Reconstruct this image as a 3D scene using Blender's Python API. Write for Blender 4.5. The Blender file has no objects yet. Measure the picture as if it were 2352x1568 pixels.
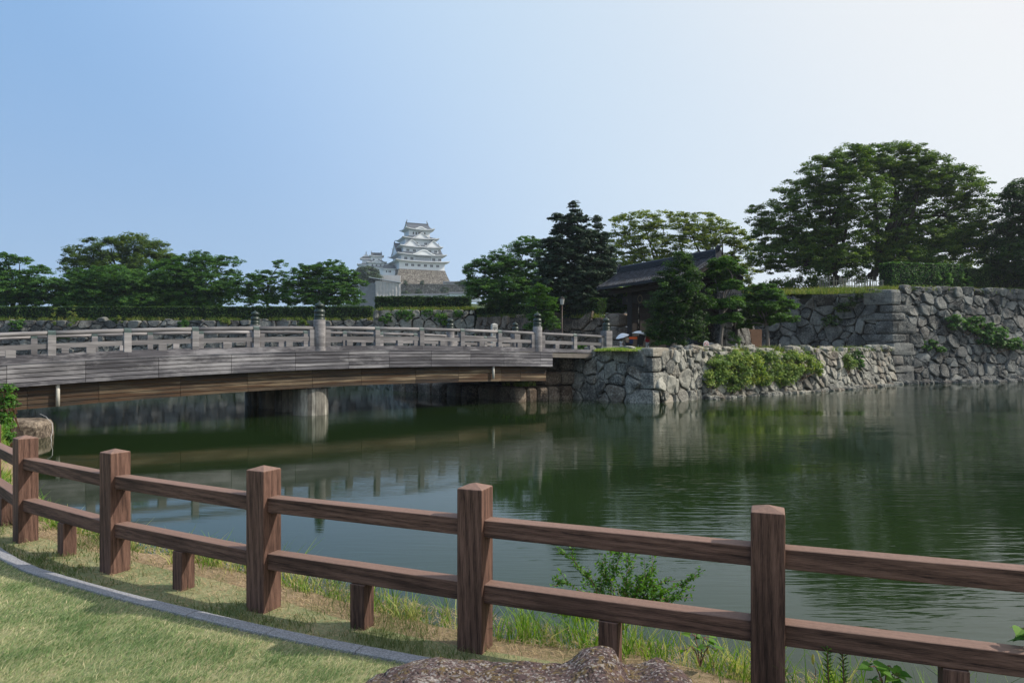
import bpy, bmesh, math, random
import numpy as np
from mathutils import Vector, Matrix, noise
R = math.radians
random.seed(7); rng = np.random.default_rng(11)
S = bpy.context.scene
COL = S.collection

# ------------------------------------------------------------------ camera, sky, sun, exposure
EYE = 3.75                      # eye height above the moat water (z = 0)
FPX, CX, HZ = 1600.0, 1176.0, 804.0
cam = bpy.data.cameras.new('camera'); camo = bpy.data.objects.new('camera', cam); COL.objects.link(camo)
camo.location = (0, 0, EYE); camo.rotation_euler = (R(90), 0, 0)
cam.sensor_width = 36; cam.lens = FPX / 2352 * 36; cam.shift_y = 20 / 2352
cam.clip_start = 0.05; cam.clip_end = 6000
S.camera = camo
SUN_AZ, SUN_EL = 89.0, 40.0     # clockwise from +Y, above horizon
sdir = Vector((math.sin(R(SUN_AZ)) * math.cos(R(SUN_EL)), math.cos(R(SUN_AZ)) * math.cos(R(SUN_EL)), math.sin(R(SUN_EL))))
W = bpy.data.worlds.new('World'); S.world = W; W.use_nodes = True
wn, wl = W.node_tree.nodes, W.node_tree.links
sky = wn.new('ShaderNodeTexSky'); sky.sky_type = 'NISHITA'; sky.sun_disc = False
sky.sun_elevation = R(SUN_EL); sky.sun_rotation = R(SUN_AZ)
sky.air_density = 1.0; sky.dust_density = 0.6; sky.ozone_density = 1.5; sky.altitude = 20
def wmath(op, a, b=0.0, clamp=False):
    x = wn.new('ShaderNodeMath'); x.operation = op; x.use_clamp = clamp
    for k, v in enumerate((a, b)):
        if hasattr(v, 'links'): wl.new(v, x.inputs[k])
        else: x.inputs[k].default_value = v
    return x.outputs[0]
def wmix(f, a, b):
    x = wn.new('ShaderNodeMix'); x.data_type = 'RGBA'; wl.new(f, x.inputs[0])
    for k, v in ((6, a), (7, b)):
        if hasattr(v, 'links'): wl.new(v, x.inputs[k])
        else: x.inputs[k].default_value = (*v, 1)
    return x.outputs[2]
wtc = wn.new('ShaderNodeTexCoord'); wsep = wn.new('ShaderNodeSeparateXYZ'); wl.new(wtc.outputs['Generated'], wsep.inputs[0])
wdot = wn.new('ShaderNodeVectorMath'); wdot.operation = 'DOT_PRODUCT'; wl.new(wtc.outputs['Generated'], wdot.inputs[0]); wdot.inputs[1].default_value = sdir
# moist summer air: whitens towards the sun, pales towards the horizon (values are radiance / background strength)
SKS = 0.10
def wramp(fac, lo, hi, stops):
    x = wn.new('ShaderNodeValToRGB'); e = x.color_ramp.elements; x.color_ramp.interpolation = 'B_SPLINE' if len(stops) > 4 else 'LINEAR'
    while len(e) < len(stops): e.new(0.5)
    for i, (p, c) in enumerate(stops): e[i].position = (p - lo) / (hi - lo); e[i].color = (*c, 1)
    wl.new(wmath('DIVIDE', wmath('SUBTRACT', fac, lo), hi - lo, True), x.inputs[0]); return x.outputs[0]
def wscale(c, k):
    x = wn.new('ShaderNodeVectorMath'); x.operation = 'SCALE'; wl.new(c, x.inputs[0]); x.inputs['Scale'].default_value = k; return x.outputs[0]
elev = wmath('MAXIMUM', wsep.outputs[2], 0.0); dd_ = wdot.outputs['Value']
hor = wmath('MULTIPLY', wmath('POWER', wmath('SUBTRACT', 1.0, elev), 3.3), 0.88)
air = wramp(dd_, -0.5, 0.9, [(-0.5, (0.20, 0.42, 0.77)), (-0.16, (0.22, 0.455, 0.82)), (0.02, (0.385, 0.615, 0.97)), (0.22, (0.58, 0.78, 1.0)), (0.40, (0.70, 0.85, 1.0)), (0.56, (0.93, 0.97, 1.0)), (0.72, (1.04, 1.03, 1.01)), (0.9, (1.3, 1.2, 1.1))])
haze = wramp(dd_, -0.5, 0.9, [(-0.5, (0.44, 0.59, 0.81)), (-0.34, (0.47, 0.62, 0.83)), (-0.14, (0.53, 0.68, 0.88)), (0.02, (0.62, 0.76, 0.94)), (0.20, (0.79, 0.88, 0.98)), (0.38, (0.97, 0.985, 1.0)), (0.9, (1.05, 1.03, 1.0))])
c1 = wmix(hor, wscale(air, 1 / SKS), wscale(haze, 1 / SKS))
c2 = wmix(wmath('ADD', 0.15, 0.0), c1, sky.outputs[0])
wl.new(c2, wn['Background'].inputs[0]); wn['Background'].inputs[1].default_value = SKS
sl = bpy.data.lights.new('sun', 'SUN'); so = bpy.data.objects.new('sun', sl); COL.objects.link(so)
sl.energy = 4.9; sl.angle = R(0.6); sl.color = (1.0, 0.92, 0.80)
so.location = (60, 10, 60); so.rotation_euler = sdir.to_track_quat('Z', 'Y').to_euler()
S.view_settings.view_transform = 'Standard'; S.view_settings.look = 'None'
S.view_settings.exposure = 0.0; S.view_settings.gamma = 1.0
S.cycles.use_denoising = True
S.cycles.max_bounces = 6; S.cycles.diffuse_bounces = 3; S.cycles.glossy_bounces = 3
S.cycles.transmission_bounces = 3; S.cycles.transparent_max_bounces = 4; S.cycles.volume_bounces = 0
S.cycles.caustics_reflective = False; S.cycles.caustics_refractive = False

# ------------------------------------------------------------------ helpers
def P(px, py, d):
    """world point that stands d metres away at a place measured on the photograph (2352 wide)"""
    return Vector(((px - CX) / FPX * d, d, EYE + (HZ - py) / FPX * d))

def tag(o, label=None, cat=None, group=None, kind=None):
    if label: o['label'] = label
    if cat: o['category'] = cat
    if group: o['group'] = group
    if kind: o['kind'] = kind
    return o

def thing(name, label, cat, loc=(0, 0, 0), rz=0.0, group=None):
    o = bpy.data.objects.new(name, None); COL.objects.link(o)
    o.empty_display_size = 0.3
    o.location = loc; o.rotation_euler = (0, 0, rz)
    return tag(o, label, cat, group)

class MB:
    """collects polygons, then links them as one mesh object"""
    def __init__(s): s.v = []; s.f = []; s.t = []; s.m = []
    def add(s, vs, fs, t=0.5, mi=0):
        b = len(s.v); s.v.extend([tuple(x) for x in vs])
        for f in fs: s.f.append([b + i for i in f]); s.t.append(t); s.m.append(mi)
    def box(s, a, b, t=0.5, mi=0, M=None):
        (x0, y0, z0), (x1, y1, z1) = a, b
        vs = [Vector(p) for p in ((x0,y0,z0),(x1,y0,z0),(x1,y1,z0),(x0,y1,z0),(x0,y0,z1),(x1,y0,z1),(x1,y1,z1),(x0,y1,z1))]
        if M is not None: vs = [M @ v for v in vs]
        s.add(vs, [(0,3,2,1),(4,5,6,7),(0,1,5,4),(1,2,6,5),(2,3,7,6),(3,0,4,7)], t, mi)
    def tube(s, pts, rad, n=6, t=0.5, cap=True, mi=0):
        pts = [Vector(p) for p in pts]
        if not hasattr(rad, '__len__'): rad = [rad] * len(pts)
        vs, fs = [], []
        up = Vector((0.13, 0.31, 0.94))
        for i, p in enumerate(pts):
            d = (pts[min(i + 1, len(pts) - 1)] - pts[max(i - 1, 0)])
            d = d.normalized() if d.length > 1e-9 else Vector((0, 0, 1))
            a = d.cross(up)
            if a.length < 0.1: a = d.cross(Vector((1, 0, 0)))
            a.normalize(); b = d.cross(a)
            for k in range(n):
                w = 2 * math.pi * k / n
                vs.append(p + (a * math.cos(w) + b * math.sin(w)) * rad[i])
        for i in range(len(pts) - 1):
            for k in range(n):
                k2 = (k + 1) % n
                fs.append((i*n + k, i*n + k2, (i+1)*n + k2, (i+1)*n + k))
        if cap:
            fs.append(tuple(range(n))[::-1]); fs.append(tuple((len(pts)-1)*n + k for k in range(n)))
        s.add(vs, fs, t, mi)
    def lathe(s, prof, c=(0, 0, 0), n=20, t=0.5, mi=0):
        c = Vector(c); vs, fs = [], []
        for r, z in prof:
            for k in range(n):
                w = 2 * math.pi * k / n
                vs.append(c + Vector((r * math.cos(w), r * math.sin(w), z)))
        for i in range(len(prof) - 1):
            for k in range(n):
                k2 = (k + 1) % n
                fs.append((i*n + k, i*n + k2, (i+1)*n + k2, (i+1)*n + k))
        fs.append(tuple(range(n))[::-1]); fs.append(tuple((len(prof)-1)*n + k for k in range(n)))
        s.add(vs, fs, t, mi)
    def build(s, name, mats, parent=None, smooth=False, loc=None, rz=None):
        me = bpy.data.meshes.new(name); me.from_pydata(s.v, [], s.f)
        a = me.attributes.new('tint', 'FLOAT', 'FACE'); a.data.foreach_set('value', np.array(s.t, dtype=np.float32))
        if not isinstance(mats, (list, tuple)): mats = [mats]
        for m in mats: me.materials.append(m)
        if len(mats) > 1: me.polygons.foreach_set('material_index', np.array(s.m, dtype=np.int32))
        if smooth: me.polygons.foreach_set('use_smooth', np.ones(len(s.f), dtype=bool))
        me.update()
        o = bpy.data.objects.new(name, me); COL.objects.link(o)
        if parent: o.parent = parent
        if loc is not None: o.location = loc
        if rz is not None: o.rotation_euler = (0, 0, rz)
        return o

def quads(name, V, T, m, parent=None, nv=4):
    """V: (n*nv,3) array of n separate polygons with nv corners; T: (n,) tints"""
    n = len(V) // nv
    me = bpy.data.meshes.new(name)
    me.vertices.add(n * nv); me.vertices.foreach_set('co', V.astype(np.float32).ravel())
    me.loops.add(n * nv); me.loops.foreach_set('vertex_index', np.arange(n * nv, dtype=np.int32))
    me.polygons.add(n); me.polygons.foreach_set('loop_start', np.arange(0, n * nv, nv, dtype=np.int32))
    a = me.attributes.new('tint', 'FLOAT', 'FACE'); a.data.foreach_set('value', T.astype(np.float32))
    me.materials.append(m); me.update(calc_edges=True)
    o = bpy.data.objects.new(name, me); COL.objects.link(o)
    if parent: o.parent = parent
    return o

def bev(o, w, seg=2):
    b = o.modifiers.new('bevel', 'BEVEL'); b.width = w; b.segments = seg; b.limit_method = 'ANGLE'; b.angle_limit = R(35)
    return o

# ------------------------------------------------------------------ materials
class NT:
    def __init__(s, name):
        s.m = bpy.data.materials.new(name); s.m.use_nodes = True
        s.n = s.m.node_tree.nodes; s.l = s.m.node_tree.links; s.b = s.n['Principled BSDF']
        s.out = s.n['Material Output']
    def new(s, t, **kw):
        x = s.n.new(t)
        for k, v in kw.items(): setattr(x, k, v)
        return x
    def link(s, a, b): s.l.new(a, b)
    def coord(s, scale=(1, 1, 1), kind='Object', rot=(0, 0, 0)):
        tc = s.new('ShaderNodeTexCoord'); mp = s.new('ShaderNodeMapping')
        mp.inputs['Scale'].default_value = scale; mp.inputs['Rotation'].default_value = rot
        s.link(tc.outputs[kind], mp.inputs[0]); return mp.outputs[0]
    def noise(s, vec, scale, detail=6, rough=0.55, dist=0.0):
        x = s.new('ShaderNodeTexNoise'); x.inputs['Scale'].default_value = scale
        x.inputs['Detail'].default_value = detail; x.inputs['Roughness'].default_value = rough
        x.inputs['Distortion'].default_value = dist
        if vec is not None: s.link(vec, x.inputs['Vector'])
        return x.outputs['Fac']
    def ramp(s, fac, stops):
        x = s.new('ShaderNodeValToRGB'); e = x.color_ramp.elements
        while len(e) < len(stops): e.new(0.5)
        for i, (p, c) in enumerate(stops):
            e[i].position = p; e[i].color = (*c, 1) if len(c) == 3 else c
        s.link(fac, x.inputs[0]); return x.outputs[0]
    def mix(s, fac, a, b, mode='MIX'):
        x = s.new('ShaderNodeMix', data_type='RGBA', blend_type=mode)
        for sock, v in ((x.inputs[0], fac), (x.inputs[6], a), (x.inputs[7], b)):
            if hasattr(v, 'links'): s.link(v, sock)
            elif isinstance(v, (int, float)): sock.default_value = v
            else: sock.default_value = (*v, 1)
        return x.outputs[2]
    def math(s, op, a, b=0.0, clamp=False):
        x = s.new('ShaderNodeMath', operation=op, use_clamp=clamp)
        for sock, v in ((x.inputs[0], a), (x.inputs[1], b)):
            if hasattr(v, 'links'): s.link(v, sock)
            else: sock.default_value = v
        return x.outputs[0]
    def tint(s):
        x = s.new('ShaderNodeAttribute'); x.attribute_name = 'tint'; return x.outputs['Fac']
    def bump(s, h, strength=0.5, dist=0.02):
        x = s.new('ShaderNodeBump'); x.inputs['Strength'].default_value = strength; x.inputs['Distance'].default_value = dist
        s.link(h, x.inputs['Height']); s.link(x.outputs[0], s.b.inputs['Normal']); return x
    def done(s, col, rough=0.8, spec=0.3):
        if hasattr(col, 'links'): s.link(col, s.b.inputs['Base Color'])
        else: s.b.inputs['Base Color'].default_value = (*col, 1)
        if hasattr(rough, 'links'): s.link(rough, s.b.inputs['Roughness'])
        else: s.b.inputs['Roughness'].default_value = rough
        s.b.inputs['Specular IOR Level'].default_value = spec
        return s.m

def m_plain(name, col, rough=0.8, spec=0.3, var=0.15, scale=3.0):
    t = NT(name); n = t.noise(t.coord(), scale)
    c = t.ramp(n, [(0.3, tuple(x * (1 - var) for x in col)), (0.7, tuple(min(1, x * (1 + var)) for x in col))])
    return t.done(c, rough, spec)

def m_fence(name, axis):
    t = NT(name)
    oi = t.new('ShaderNodeObjectInfo'); tc = t.new('ShaderNodeTexCoord')
    off = t.new('ShaderNodeVectorMath', operation='MULTIPLY_ADD'); off.inputs[1].default_value = (13, 17, 11)
    cmb = t.new('ShaderNodeCombineXYZ')
    for i in range(3): t.link(oi.outputs['Random'], cmb.inputs[i])
    t.link(cmb.outputs[0], off.inputs[0]); t.link(tc.outputs['Object'], off.inputs[2])
    def mp(sc):
        m = t.new('ShaderNodeMapping'); m.inputs['Scale'].default_value = sc; t.link(off.outputs[0], m.inputs[0]); return m.outputs[0]
    ax = (lambda l, c: (l, c, c)) if axis == 'x' else (lambda l, c: (c, c, l))
    fine = t.noise(mp(ax(6.5, 150)), 1.6, 6, 0.74, 0.2)
    mid = t.noise(mp(ax(1.2, 24)), 1.6, 6, 0.65, 0.8)
    wob = t.noise(mp(ax(1.1, 6)), 1.0, 4, 0.55)
    wv = t.new('ShaderNodeTexWave', wave_type='BANDS', bands_direction='DIAGONAL')
    t.link(mp(ax(0.55, 9)), wv.inputs['Vector']); wv.inputs['Scale'].default_value = 1.5
    wv.inputs['Distortion'].default_value = 14.0; wv.inputs['Detail'].default_value = 2; wv.inputs['Detail Scale'].default_value = 0.45
    g = t.math('ADD', t.math('MULTIPLY', fine, 0.62), t.math('ADD', t.math('MULTIPLY', mid, 0.30), t.math('MULTIPLY', wv.outputs['Fac'], 0.08)))
    c = t.ramp(g, [(0.34, (0.012, 0.008, 0.007)), (0.43, (0.070, 0.038, 0.029)), (0.53, (0.145, 0.080, 0.060)), (0.72, (0.24, 0.142, 0.108))])
    blot = t.ramp(wob, [(0.34, (0.30, 0.30, 0.31)), (0.52, (1, 1, 1))])
    c = t.mix(0.75, c, blot, 'MULTIPLY')
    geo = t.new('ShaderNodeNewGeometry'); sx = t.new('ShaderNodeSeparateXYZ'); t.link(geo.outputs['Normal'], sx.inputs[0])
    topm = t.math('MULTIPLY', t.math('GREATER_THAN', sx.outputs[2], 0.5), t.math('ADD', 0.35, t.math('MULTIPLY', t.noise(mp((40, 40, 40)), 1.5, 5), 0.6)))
    c = t.mix(topm, c, (0.27, 0.175, 0.14))      # dusty upper faces of the timbers, their sunlit paleness put into the colour
    t.bump(g, 0.8, 0.006)
    return t.done(c, 0.75, 0.25)

def m_bridge(name, dark, mid, light, brown=None, patchy=0.6, ax='x'):
    t = NT(name); ti = t.tint()
    g = t.noise(t.coord((0.5, 9, 14) if ax == 'x' else (9, 9, 0.5)), 1.6, 8, 0.65)
    g2 = t.noise(t.coord((0.25, 2.0, 2.5) if ax == 'x' else (1.5, 1.5, 0.8)), 1.3, 5, 0.6)
    f = t.math('ADD', t.math('MULTIPLY', g, 0.55), t.math('MULTIPLY', ti, 0.45))
    c = t.ramp(f, [(0.24, dark), (0.5, mid), (0.72, light)])
    g3 = t.noise(t.coord((0.16, 0.8, 0.5)), 1.7, 6, 0.7)
    c = t.mix(t.ramp(g2, [(0.40, (0, 0, 0)), (0.60, (1, 1, 1))]), t.mix(0.62, c, dark), c)
    c = t.mix(t.ramp(g3, [(0.50, (0, 0, 0)), (0.64, (patchy,) * 3)]), c, light)
    if brown: c = t.mix(t.ramp(t.noise(t.coord((0.35, 3, 6)), 1.1, 4), [(0.46, (0, 0, 0)), (0.6, (1, 1, 1))]), c, brown)
    t.bump(g, 0.5, 0.02)
    return t.done(c, 0.8, 0.2)

def m_stone(name, dark, mid, light, warm, sc=1.0):
    t = NT(name); ti = t.tint(); co = t.coord()
    n1 = t.noise(co, 1.2 * sc, 8, 0.62); n2 = t.noise(co, 7 * sc, 8, 0.7); n3 = t.noise(co, 0.45 * sc, 4)
    f = t.math('ADD', t.math('MULTIPLY', ti, 0.60), t.math('ADD', t.math('MULTIPLY', n1, 0.42), t.math('SUBTRACT', t.math('MULTIPLY', n2, 0.30), 0.17)))
    c = t.ramp(f, [(0.22, dark), (0.48, mid), (0.78, light)])
    c = t.mix(t.ramp(t.math('FRACT', t.math('MULTIPLY', ti, 7.31)), [(0.6, (0, 0, 0)), (0.9, (0.8, 0.8, 0.8))]), c, t.mix(0.6, c, warm))
    c = t.mix(t.ramp(t.math('ADD', t.math('MULTIPLY', n2, 0.6), t.math('MULTIPLY', n3, 0.4)), [(0.47, (0, 0, 0)), (0.60, (0.85, 0.85, 0.85))]), c, tuple(min(.6, x * 1.2) for x in light))       # lichen
    c = t.mix(t.ramp(n1, [(0.30, (0.85, 0.85, 0.85)), (0.44, (0, 0, 0))]), c, dark)        # dark weather stains
    t.bump(t.math('ADD', t.math('MULTIPLY', n1, 0.6), t.math('MULTIPLY', n2, 0.4)), 0.9, 0.09)
    return t.done(c, 0.88, 0.2)

def m_leaf(name, c0, c1, c2, transl=0.35, rough=0.55, spec=0.25):
    t = NT(name); ti = t.tint()
    c = t.ramp(ti, [(0.1, c0), (0.5, c1), (0.92, c2)])
    t.done(c, rough, spec)
    tr = t.new('ShaderNodeBsdfTranslucent'); mx = t.new('ShaderNodeMixShader'); mx.inputs[0].default_value = transl
    hs = t.new('ShaderNodeHueSaturation'); hs.inputs['Hue'].default_value = 0.485; hs.inputs['Saturation'].default_value = 1.15; hs.inputs['Value'].default_value = 1.5
    t.link(c, hs.inputs['Color']); t.link(hs.outputs[0], tr.inputs[0])
    t.link(t.b.outputs[0], mx.inputs[1]); t.link(tr.outputs[0], mx.inputs[2]); t.link(mx.outputs[0], t.out.inputs[0])
    return t.m

def m_bark(name, a, b):
    t = NT(name); n = t.noise(t.coord((1, 1, 0.25)), 6, 8, 0.65)
    t.bump(n, 0.8, 0.04); return t.done(t.ramp(n, [(0.3, a), (0.7, b)]), 0.9, 0.15)

def m_tile(name, a, b, sc=3.2):
    t = NT(name); ti = t.tint(); n = t.noise(t.coord(), 4, 5)
    f = t.math('ADD', t.math('MULTIPLY', ti, 0.5), t.math('MULTIPLY', n, 0.5))
    return t.done(t.ramp(f, [(0.25, a), (0.75, b)]), 0.6, 0.25)

M_FX, M_FZ = m_fence('fence_wood_long', 'x'), m_fence('fence_wood_upright', 'z')
M_BGREY = m_bridge('weathered_grey_timber', (0.038, 0.037, 0.043), (0.148, 0.144, 0.160), (0.42, 0.41, 0.425))
M_BRAIL = m_bridge('pale_rail_timber', (0.075, 0.072, 0.076), (0.22, 0.212, 0.218), (0.46, 0.44, 0.44), None, 0.0)
M_BBROWN = m_bridge('stained_brown_timber', (0.026, 0.021, 0.020), (0.105, 0.078, 0.052), (0.33, 0.255, 0.165), (0.080, 0.047, 0.028), 0.2)
M_DECK = m_plain('deck_timber', (0.16, 0.145, 0.13), 0.9)
M_DARKW = m_plain('dark_gate_timber', (0.018, 0.014, 0.013), 0.7)
M_BRONZE = m_plain('green_black_bronze', (0.018, 0.032, 0.026), 0.42, 0.4, 0.35, 5)
M_CAP = m_plain('verdigris_cap', (0.055, 0.085, 0.082), 0.5, 0.5, 0.3, 8)
M_STEEL = m_plain('pale_steel', (0.42, 0.44, 0.46), 0.5)
M_PIPE = m_plain('pale_plastic_pipe', (0.55, 0.53, 0.47), 0.5)
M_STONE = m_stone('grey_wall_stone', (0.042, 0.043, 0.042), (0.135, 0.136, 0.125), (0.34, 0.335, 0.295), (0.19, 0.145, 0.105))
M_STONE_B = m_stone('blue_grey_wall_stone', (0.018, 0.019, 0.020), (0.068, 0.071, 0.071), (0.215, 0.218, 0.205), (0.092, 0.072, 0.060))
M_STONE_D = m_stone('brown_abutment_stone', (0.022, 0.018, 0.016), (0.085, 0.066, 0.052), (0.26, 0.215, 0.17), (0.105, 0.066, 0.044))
M_STONE_C = m_stone('castle_base_stone', (0.13, 0.095, 0.06), (0.27, 0.205, 0.14), (0.40, 0.32, 0.235), (0.30, 0.21, 0.13), 0.5)
M_GAP = m_plain('joint_earth_and_gap_shade', (0.022, 0.02, 0.016), 0.95)
M_PLASTER = m_plain('white_lime_plaster', (0.85, 0.88, 0.92), 0.85, 0.2, 0.02)
M_CTILE = m_tile('pale_castle_tile', (0.055, 0.064, 0.082), (0.125, 0.14, 0.165))
M_GTILE = m_tile('dark_gate_tile', (0.008, 0.010, 0.015), (0.055, 0.066, 0.09))
M_TRIM = m_plain('tile_edge', (0.10, 0.11, 0.125), 0.7)
M_WIN = m_plain('window_shade', (0.16, 0.17, 0.19), 0.6)
M_WIND = m_plain('window_dark', (0.02, 0.022, 0.026), 0.6)
M_SHEET = m_plain('grey_scaffold_sheet', (0.43, 0.42, 0.42), 0.8, 0.2, 0.1, 0.4)
M_SHEETD = m_plain('blue_grey_scaffold_net', (0.15, 0.17, 0.20), 0.8, 0.2, 0.2, 0.5)
M_ROOFM = m_plain('pale_metal_roof', (0.55, 0.62, 0.68), 0.45)
M_GRAN = m_plain('pale_granite', (0.42, 0.42, 0.40), 0.85, 0.2, 0.15, 14)
M_BARK = m_bark('dark_bark', (0.018, 0.015, 0.012), (0.065, 0.052, 0.042))
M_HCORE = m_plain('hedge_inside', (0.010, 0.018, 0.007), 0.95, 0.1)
M_BARKL = m_bark('pale_bark', (0.10, 0.09, 0.085), (0.26, 0.24, 0.22))
M_TWIG = m_plain('reddish_twig', (0.16, 0.085, 0.05), 0.7)
M_LCHERRY = m_leaf('cherry_leaf', (0.018, 0.056, 0.011), (0.046, 0.130, 0.022), (0.110, 0.230, 0.042), .42)
M_LCAMPH = m_leaf('camphor_leaf', (0.024, 0.056, 0.008), (0.062, 0.120, 0.016), (0.140, 0.205, 0.036), .4)
M_LZEL = m_leaf('zelkova_leaf', (0.022, 0.058, 0.008), (0.062, 0.135, 0.016), (0.150, 0.235, 0.034), .42)
M_LYEL = m_leaf('yellow_green_leaf', (0.050, 0.100, 0.012), (0.130, 0.200, 0.026), (0.29, 0.335, 0.060), 0.46)
M_LDARK = m_leaf('dark_needle', (0.010, 0.024, 0.014), (0.020, 0.046, 0.024), (0.042, 0.080, 0.036), 0.25)
M_LPOD = m_leaf('clipped_leaf', (0.014, 0.048, 0.007), (0.038, 0.115, 0.014), (0.105, 0.235, 0.030), .4)
M_LPODD = m_leaf('dark_clipped_leaf', (0.008, 0.026, 0.006), (0.020, 0.062, 0.011), (0.070, 0.150, 0.024), .35)
M_LHEDGE = m_leaf('hedge_leaf', (0.010, 0.030, 0.006), (0.030, 0.078, 0.014), (0.110, 0.185, 0.034))
M_LSHRUB = m_leaf('pale_shrub_leaf', (0.055, 0.115, 0.022), (0.150, 0.250, 0.055), (0.34, 0.40, 0.10))
M_LFERN = m_leaf('fern_leaf', (0.016, 0.060, 0.012), (0.048, 0.140, 0.026), (0.125, 0.26, 0.050), .42)
M_LFRESH = m_leaf('fresh_leaf', (0.025, 0.085, 0.012), (0.070, 0.185, 0.026), (0.15, 0.30, 0.045), 0.4)
M_LFAR = m_leaf('far_leaf', (0.02, 0.045, 0.02), (0.045, 0.08, 0.035), (0.09, 0.13, 0.05), 0.2)
M_GRASS = m_leaf('lawn_blade', (0.10, 0.185, 0.065), (0.29, 0.37, 0.17), (0.62, 0.56, 0.36), 0.4, 0.7)
M_STRAW = m_leaf('verge_blade', (0.070, 0.125, 0.030), (0.24, 0.215, 0.105), (0.52, 0.40, 0.25), 0.3, 0.7)
M_WEED = m_leaf('weed_blade', (0.065, 0.165, 0.018), (0.175, 0.31, 0.050), (0.46, 0.45, 0.17), 0.4)
M_WALLG = m_leaf('wall_grass', (0.040, 0.095, 0.012), (0.115, 0.190, 0.030), (0.30, 0.29, 0.075), 0.35)

def m_ground(name, a, b, c, sc=2.0):
    t = NT(name); co = t.coord(); n = t.noise(co, sc, 8, 0.6); n2 = t.noise(co, sc * 14, 6, 0.7)
    f = t.math('ADD', t.math('MULTIPLY', n, 0.6), t.math('MULTIPLY', n2, 0.4))
    t.bump(n2, 0.8, 0.02)
    return t.done(t.ramp(f, [(0.36, a), (0.5, b), (0.64, c)]), 0.95, 0.1)
M_LAWN = m_ground('lawn_soil', (0.14, 0.18, 0.085), (0.24, 0.25, 0.13), (0.38, 0.32, 0.20), 1.6)
M_VERGE = m_ground('verge_soil', (0.14, 0.15, 0.065), (0.25, 0.19, 0.12), (0.40, 0.30, 0.205), 2.2)
M_TERR = m_ground('terrace_soil', (0.05, 0.10, 0.02), (0.10, 0.155, 0.032), (0.17, 0.18, 0.06), 0.8)
M_HILL = m_ground('hill_green', (0.03, 0.055, 0.022), (0.05, 0.08, 0.03), (0.08, 0.10, 0.04), 0.1)
M_KERB = m_plain('grey_granite_kerb', (0.27, 0.27, 0.285), 0.9, 0.15, 0.5, 130)

def m_water():
    t = NT('moat_water'); co = t.coord()
    def mp(sc, rz):
        m = t.new('ShaderNodeMapping'); m.inputs['Scale'].default_value = sc; m.inputs['Rotation'].default_value = (0, 0, rz)
        t.link(co, m.inputs[0]); return m.outputs[0]
    w1 = t.noise(mp((0.9, 5.2, 1), R(13)), 1.0, 2, 0.5, 0.5)
    w2 = t.noise(mp((2.6, 11.0, 1), R(-9)), 1.0, 3, 0.5, 0.2)
    w3 = t.noise(mp((0.30, 1.1, 1), R(8)), 1.0, 2, 0.5)
    patch = t.ramp(t.noise(mp((0.05, 0.11, 1), R(20)), 1.0, 3, 0.5, 0.6), [(0.42, (0.14, 0.14, 0.14)), (0.62, (1, 1, 1))])
    # sheltered water under and behind the bridge and close under the near bank stays smoother
    sp = t.new('ShaderNodeSeparateXYZ'); t.link(co, sp.inputs[0])
    shel = t.math('MAXIMUM', t.math('ADD', t.math('MULTIPLY', sp.outputs[0], 0.030), t.math('ADD', 0.60, t.math('MULTIPLY', sp.outputs[1], -0.0085)), True), 0.16)
    near = t.math('MULTIPLY', t.math('SUBTRACT', sp.outputs[1], 6.5), 0.20, True)
    h = t.math('ADD', t.math('MULTIPLY', w1, 0.62), t.math('ADD', t.math('MULTIPLY', w2, 0.16), t.math('MULTIPLY', w3, 0.35)))
    amp = t.math('MULTIPLY', t.math('MULTIPLY', patch, shel), t.math('ADD', 0.20, t.math('MULTIPLY', near, 0.80)))
    b = t.bump(t.math('MULTIPLY', h, amp), 1.0, 0.030)
    n = t.noise(co, 0.08, 3)
    c = t.ramp(n, [(0.3, (0.009, 0.020, 0.006)), (0.7, (0.014, 0.028, 0.008))])
    t.b.inputs['IOR'].default_value = 1.333
    return t.done(c, 0.045, 0.5)
M_WATER = m_water()
def m_rock():
    t = NT('purple_brown_boulder'); co = t.coord(); a = t.noise(co, 3.5, 10, 0.65); b = t.noise(co, 22, 8, 0.7); c2 = t.noise(co, 60, 6, 0.7)
    c = t.ramp(a, [(0.30, (0.055, 0.038, 0.036)), (0.48, (0.135, 0.088, 0.085)), (0.66, (0.20, 0.14, 0.125))])
    c = t.mix(t.ramp(b, [(0.50, (0, 0, 0)), (0.60, (0.9, 0.9, 0.9))]), c, (0.19, 0.135, 0.055))
    c = t.mix(t.ramp(t.math('ADD', t.math('MULTIPLY', a, 0.5), t.math('MULTIPLY', c2, 0.5)), [(0.53, (0, 0, 0)), (0.60, (0.85, 0.85, 0.85))]), c, (0.50, 0.47, 0.44))
    c = t.mix(t.ramp(c2, [(0.36, (0.95, 0.95, 0.95)), (0.46, (0, 0, 0))]), c, (0.022, 0.018, 0.017))
    vo = t.new('ShaderNodeTexVoronoi'); vo.inputs['Scale'].default_value = 130; t.link(co, vo.inputs['Vector']); sc2 = t.new('ShaderNodeSeparateColor'); t.link(vo.outputs['Color'], sc2.inputs[0])
    c = t.mix(t.ramp(sc2.outputs[0], [(0.80, (0, 0, 0)), (0.86, (.8, .8, .8))]), c, t.mix(0.7, c, (0.45, 0.42, 0.40)))
    c = t.mix(t.ramp(sc2.outputs[1], [(0.78, (0, 0, 0)), (0.85, (.8, .8, .8))]), c, (0.035, 0.028, 0.026))
    t.bump(t.math('ADD', t.math('MULTIPLY', b, 0.6), t.math('MULTIPLY', c2, 0.4)), 1.0, 0.04)
    return t.done(c, 0.9, 0.2)
M_ROCK = m_rock()

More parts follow.
